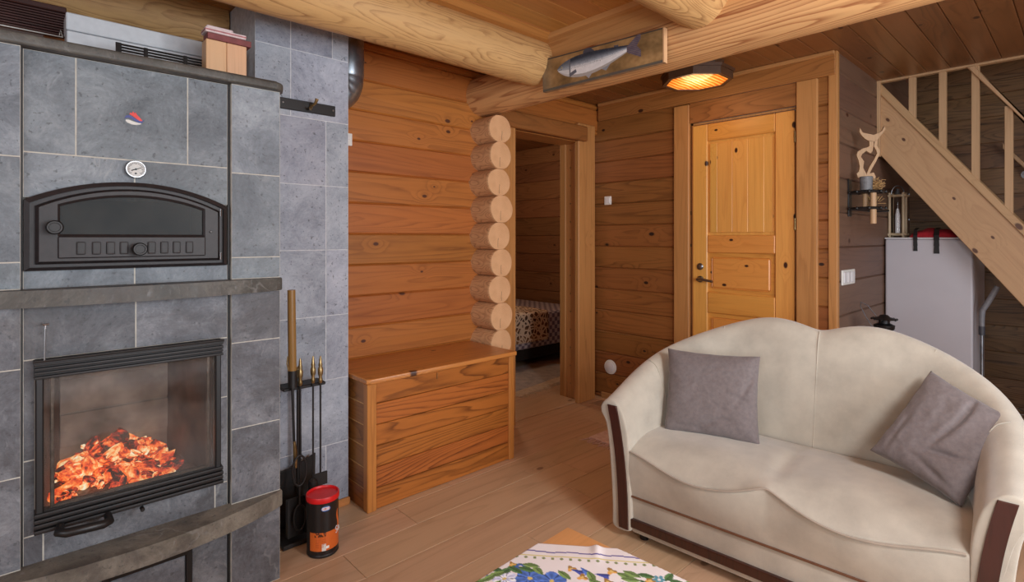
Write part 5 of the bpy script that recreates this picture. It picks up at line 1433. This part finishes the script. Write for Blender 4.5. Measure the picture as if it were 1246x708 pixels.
# small glowing lamp in the bedroom
bl2 = thing('wall_lamp', 'small orange glowing lamp glimpsed at the top of the bedroom doorway', 'lamp', (3.36, 4.42, 2.2))
m = MB(); m.tube([(4.5, 4.95, 2.15), (4.40, 4.95, 2.15)], .012, 8); m.sphere((4.37, 4.95, 2.12), .035); link('bulb', m, emis('warm_bulb', (255, 140, 60), 6), bl2)
m = MB(); m.lathe([(.05, 0), (.05, -.02)], (4.5, 4.95, 2.15), 16, 0, 'x'); link('wall_plate', m, BRASS, bl2)
bl2.location = (0, 0, 0)

# ================================================================== CAMERA
cam = bpy.data.cameras.new('camera'); co = bpy.data.objects.new('camera', cam); COL.objects.link(co)
cam.sensor_width = 36; cam.lens = 36 * 655 / 1246; cam.shift_y = -64 / 1246; cam.clip_start = .02
co.location = (0, 0, 1.25); co.rotation_euler = (PI / 2, 0, -math.atan2(611, 655))
scene.camera = co

# ================================================================== LIGHT
def area(name, loc, rot, sx, sy, p, col=(1, 1, 1)):
    l = bpy.data.lights.new(name, 'AREA'); l.shape = 'RECTANGLE'; l.size = sx; l.size_y = sy; l.energy = p; l.color = col
    o = bpy.data.objects.new(name, l); COL.objects.link(o); o.location = loc; o.rotation_euler = rot; return o
# fill lights added at two unseen windows behind and beside the camera
area('added_window_fill', (.9, YBACK + .02, 1.3), (PI / 2, 0, 0), 2.8, 1.4, 165, (.84, .92, 1))
area('added_window_fill', (XL + .02, -.5, 1.35), (PI / 2, 0, -PI / 2), 2.1, 1.1, 70, (.84, .92, 1))
# unseen ceiling lamp added behind the camera to brighten the room
def added_lamp(x, y, p, label, r_=.09):
    t_ = thing('ceiling_lamp', label, 'lamp', (x, y, CEIL))
    m = MB(); m.lathe([(.16, CEIL), (.17, CEIL - .03), (.15, CEIL - .07), (.08, CEIL - .09), (.001, CEIL - .095)], (x, y, 0), 28); link('glass', m, emis('opal_glass', (255, 226, 190), 3), t_, 50)
    l = bpy.data.lights.new('added_lamp_point', 'POINT'); l.energy = p; l.shadow_soft_size = r_; l.color = (1, .93, .84)
    o = bpy.data.objects.new('added_lamp_point', l); COL.objects.link(o); o.location = (x, y, CEIL - .20)
added_lamp(.9, -1.0, 34, 'opal ceiling lamp added out of view behind the camera')
# unseen lamp with a dish reflector, added right of the camera as a flash
fl_ = thing('added_flash_lamp', 'added standing lamp giving flash light from behind the camera', 'lamp', (1.35, -.45, 0))
m = MB(); m.lathe([(.14, 0), (.14, .02), (.02, .03)], (1.35, -.45, 0), 28); link('base', m, BLACK, fl_)
m = MB(); m.tube([(1.35, -.45, .03), (1.35, -.45, 1.42)], .012, 10); link('pole', m, BLACK, fl_)
m = MB(); m.lathe([(.03, .10), (.10, .06), (.15, -.02), (.145, -.02), (.09, .05), (.01, .08)], (0, 0, 0), 28)
Ml = Matrix.Translation((1.35, -.45, 1.46)) @ Vector((.25, 1.0, -.22)).to_track_quat('-Z', 'Y').to_matrix().to_4x4()
for v in m.b.verts: v.co = Ml @ v.co
link('reflector', m, WHITE, fl_, 40)
sp_ = bpy.data.lights.new('added_flash_spot', 'SPOT'); sp_.energy = 92; sp_.spot_size = math.radians(155); sp_.spot_blend = .6; sp_.shadow_soft_size = .16; sp_.color = (.96, .97, 1)
so_ = bpy.data.objects.new('added_flash_spot', sp_); COL.objects.link(so_); so_.matrix_world = Matrix.Translation((1.37, -.38, 1.44)) @ Vector((.25, 1.0, -.22)).to_track_quat('-Z', 'Y').to_matrix().to_4x4()
# fill light added to brighten the bedroom, and a point light over the stairs
def pt(name, loc, p, col, r_=.1):
    l = bpy.data.lights.new(name, 'POINT'); l.energy = p; l.shadow_soft_size = r_; l.color = col
    o = bpy.data.objects.new(name, l); COL.objects.link(o); o.location = loc
pt('bedroom_fill_light', (3.2, 3.7, 2.1), 26, (1, .72, .5))
pt('hall_lamp_light', (LX, LY, 2.13), 2.6, (1, .66, .34), .12)
pt('stair_point_light', (4.8, -.3, 3.1), 3, (1, .85, .7))
pt('fire_glow', (.27, 2.20, .62), .30, (1, .72, .5), .05)

wd_ = bpy.data.worlds.new('world'); scene.world = wd_; wd_.use_nodes = True
wd_.node_tree.nodes['Background'].inputs[0].default_value = (.75, .82, .95, 1); wd_.node_tree.nodes['Background'].inputs[1].default_value = .4
vs_ = scene.view_settings
vs_.view_transform = 'Standard'; vs_.look = 'None'; vs_.exposure = -0.72; vs_.gamma = 1; vs_.use_curve_mapping = False
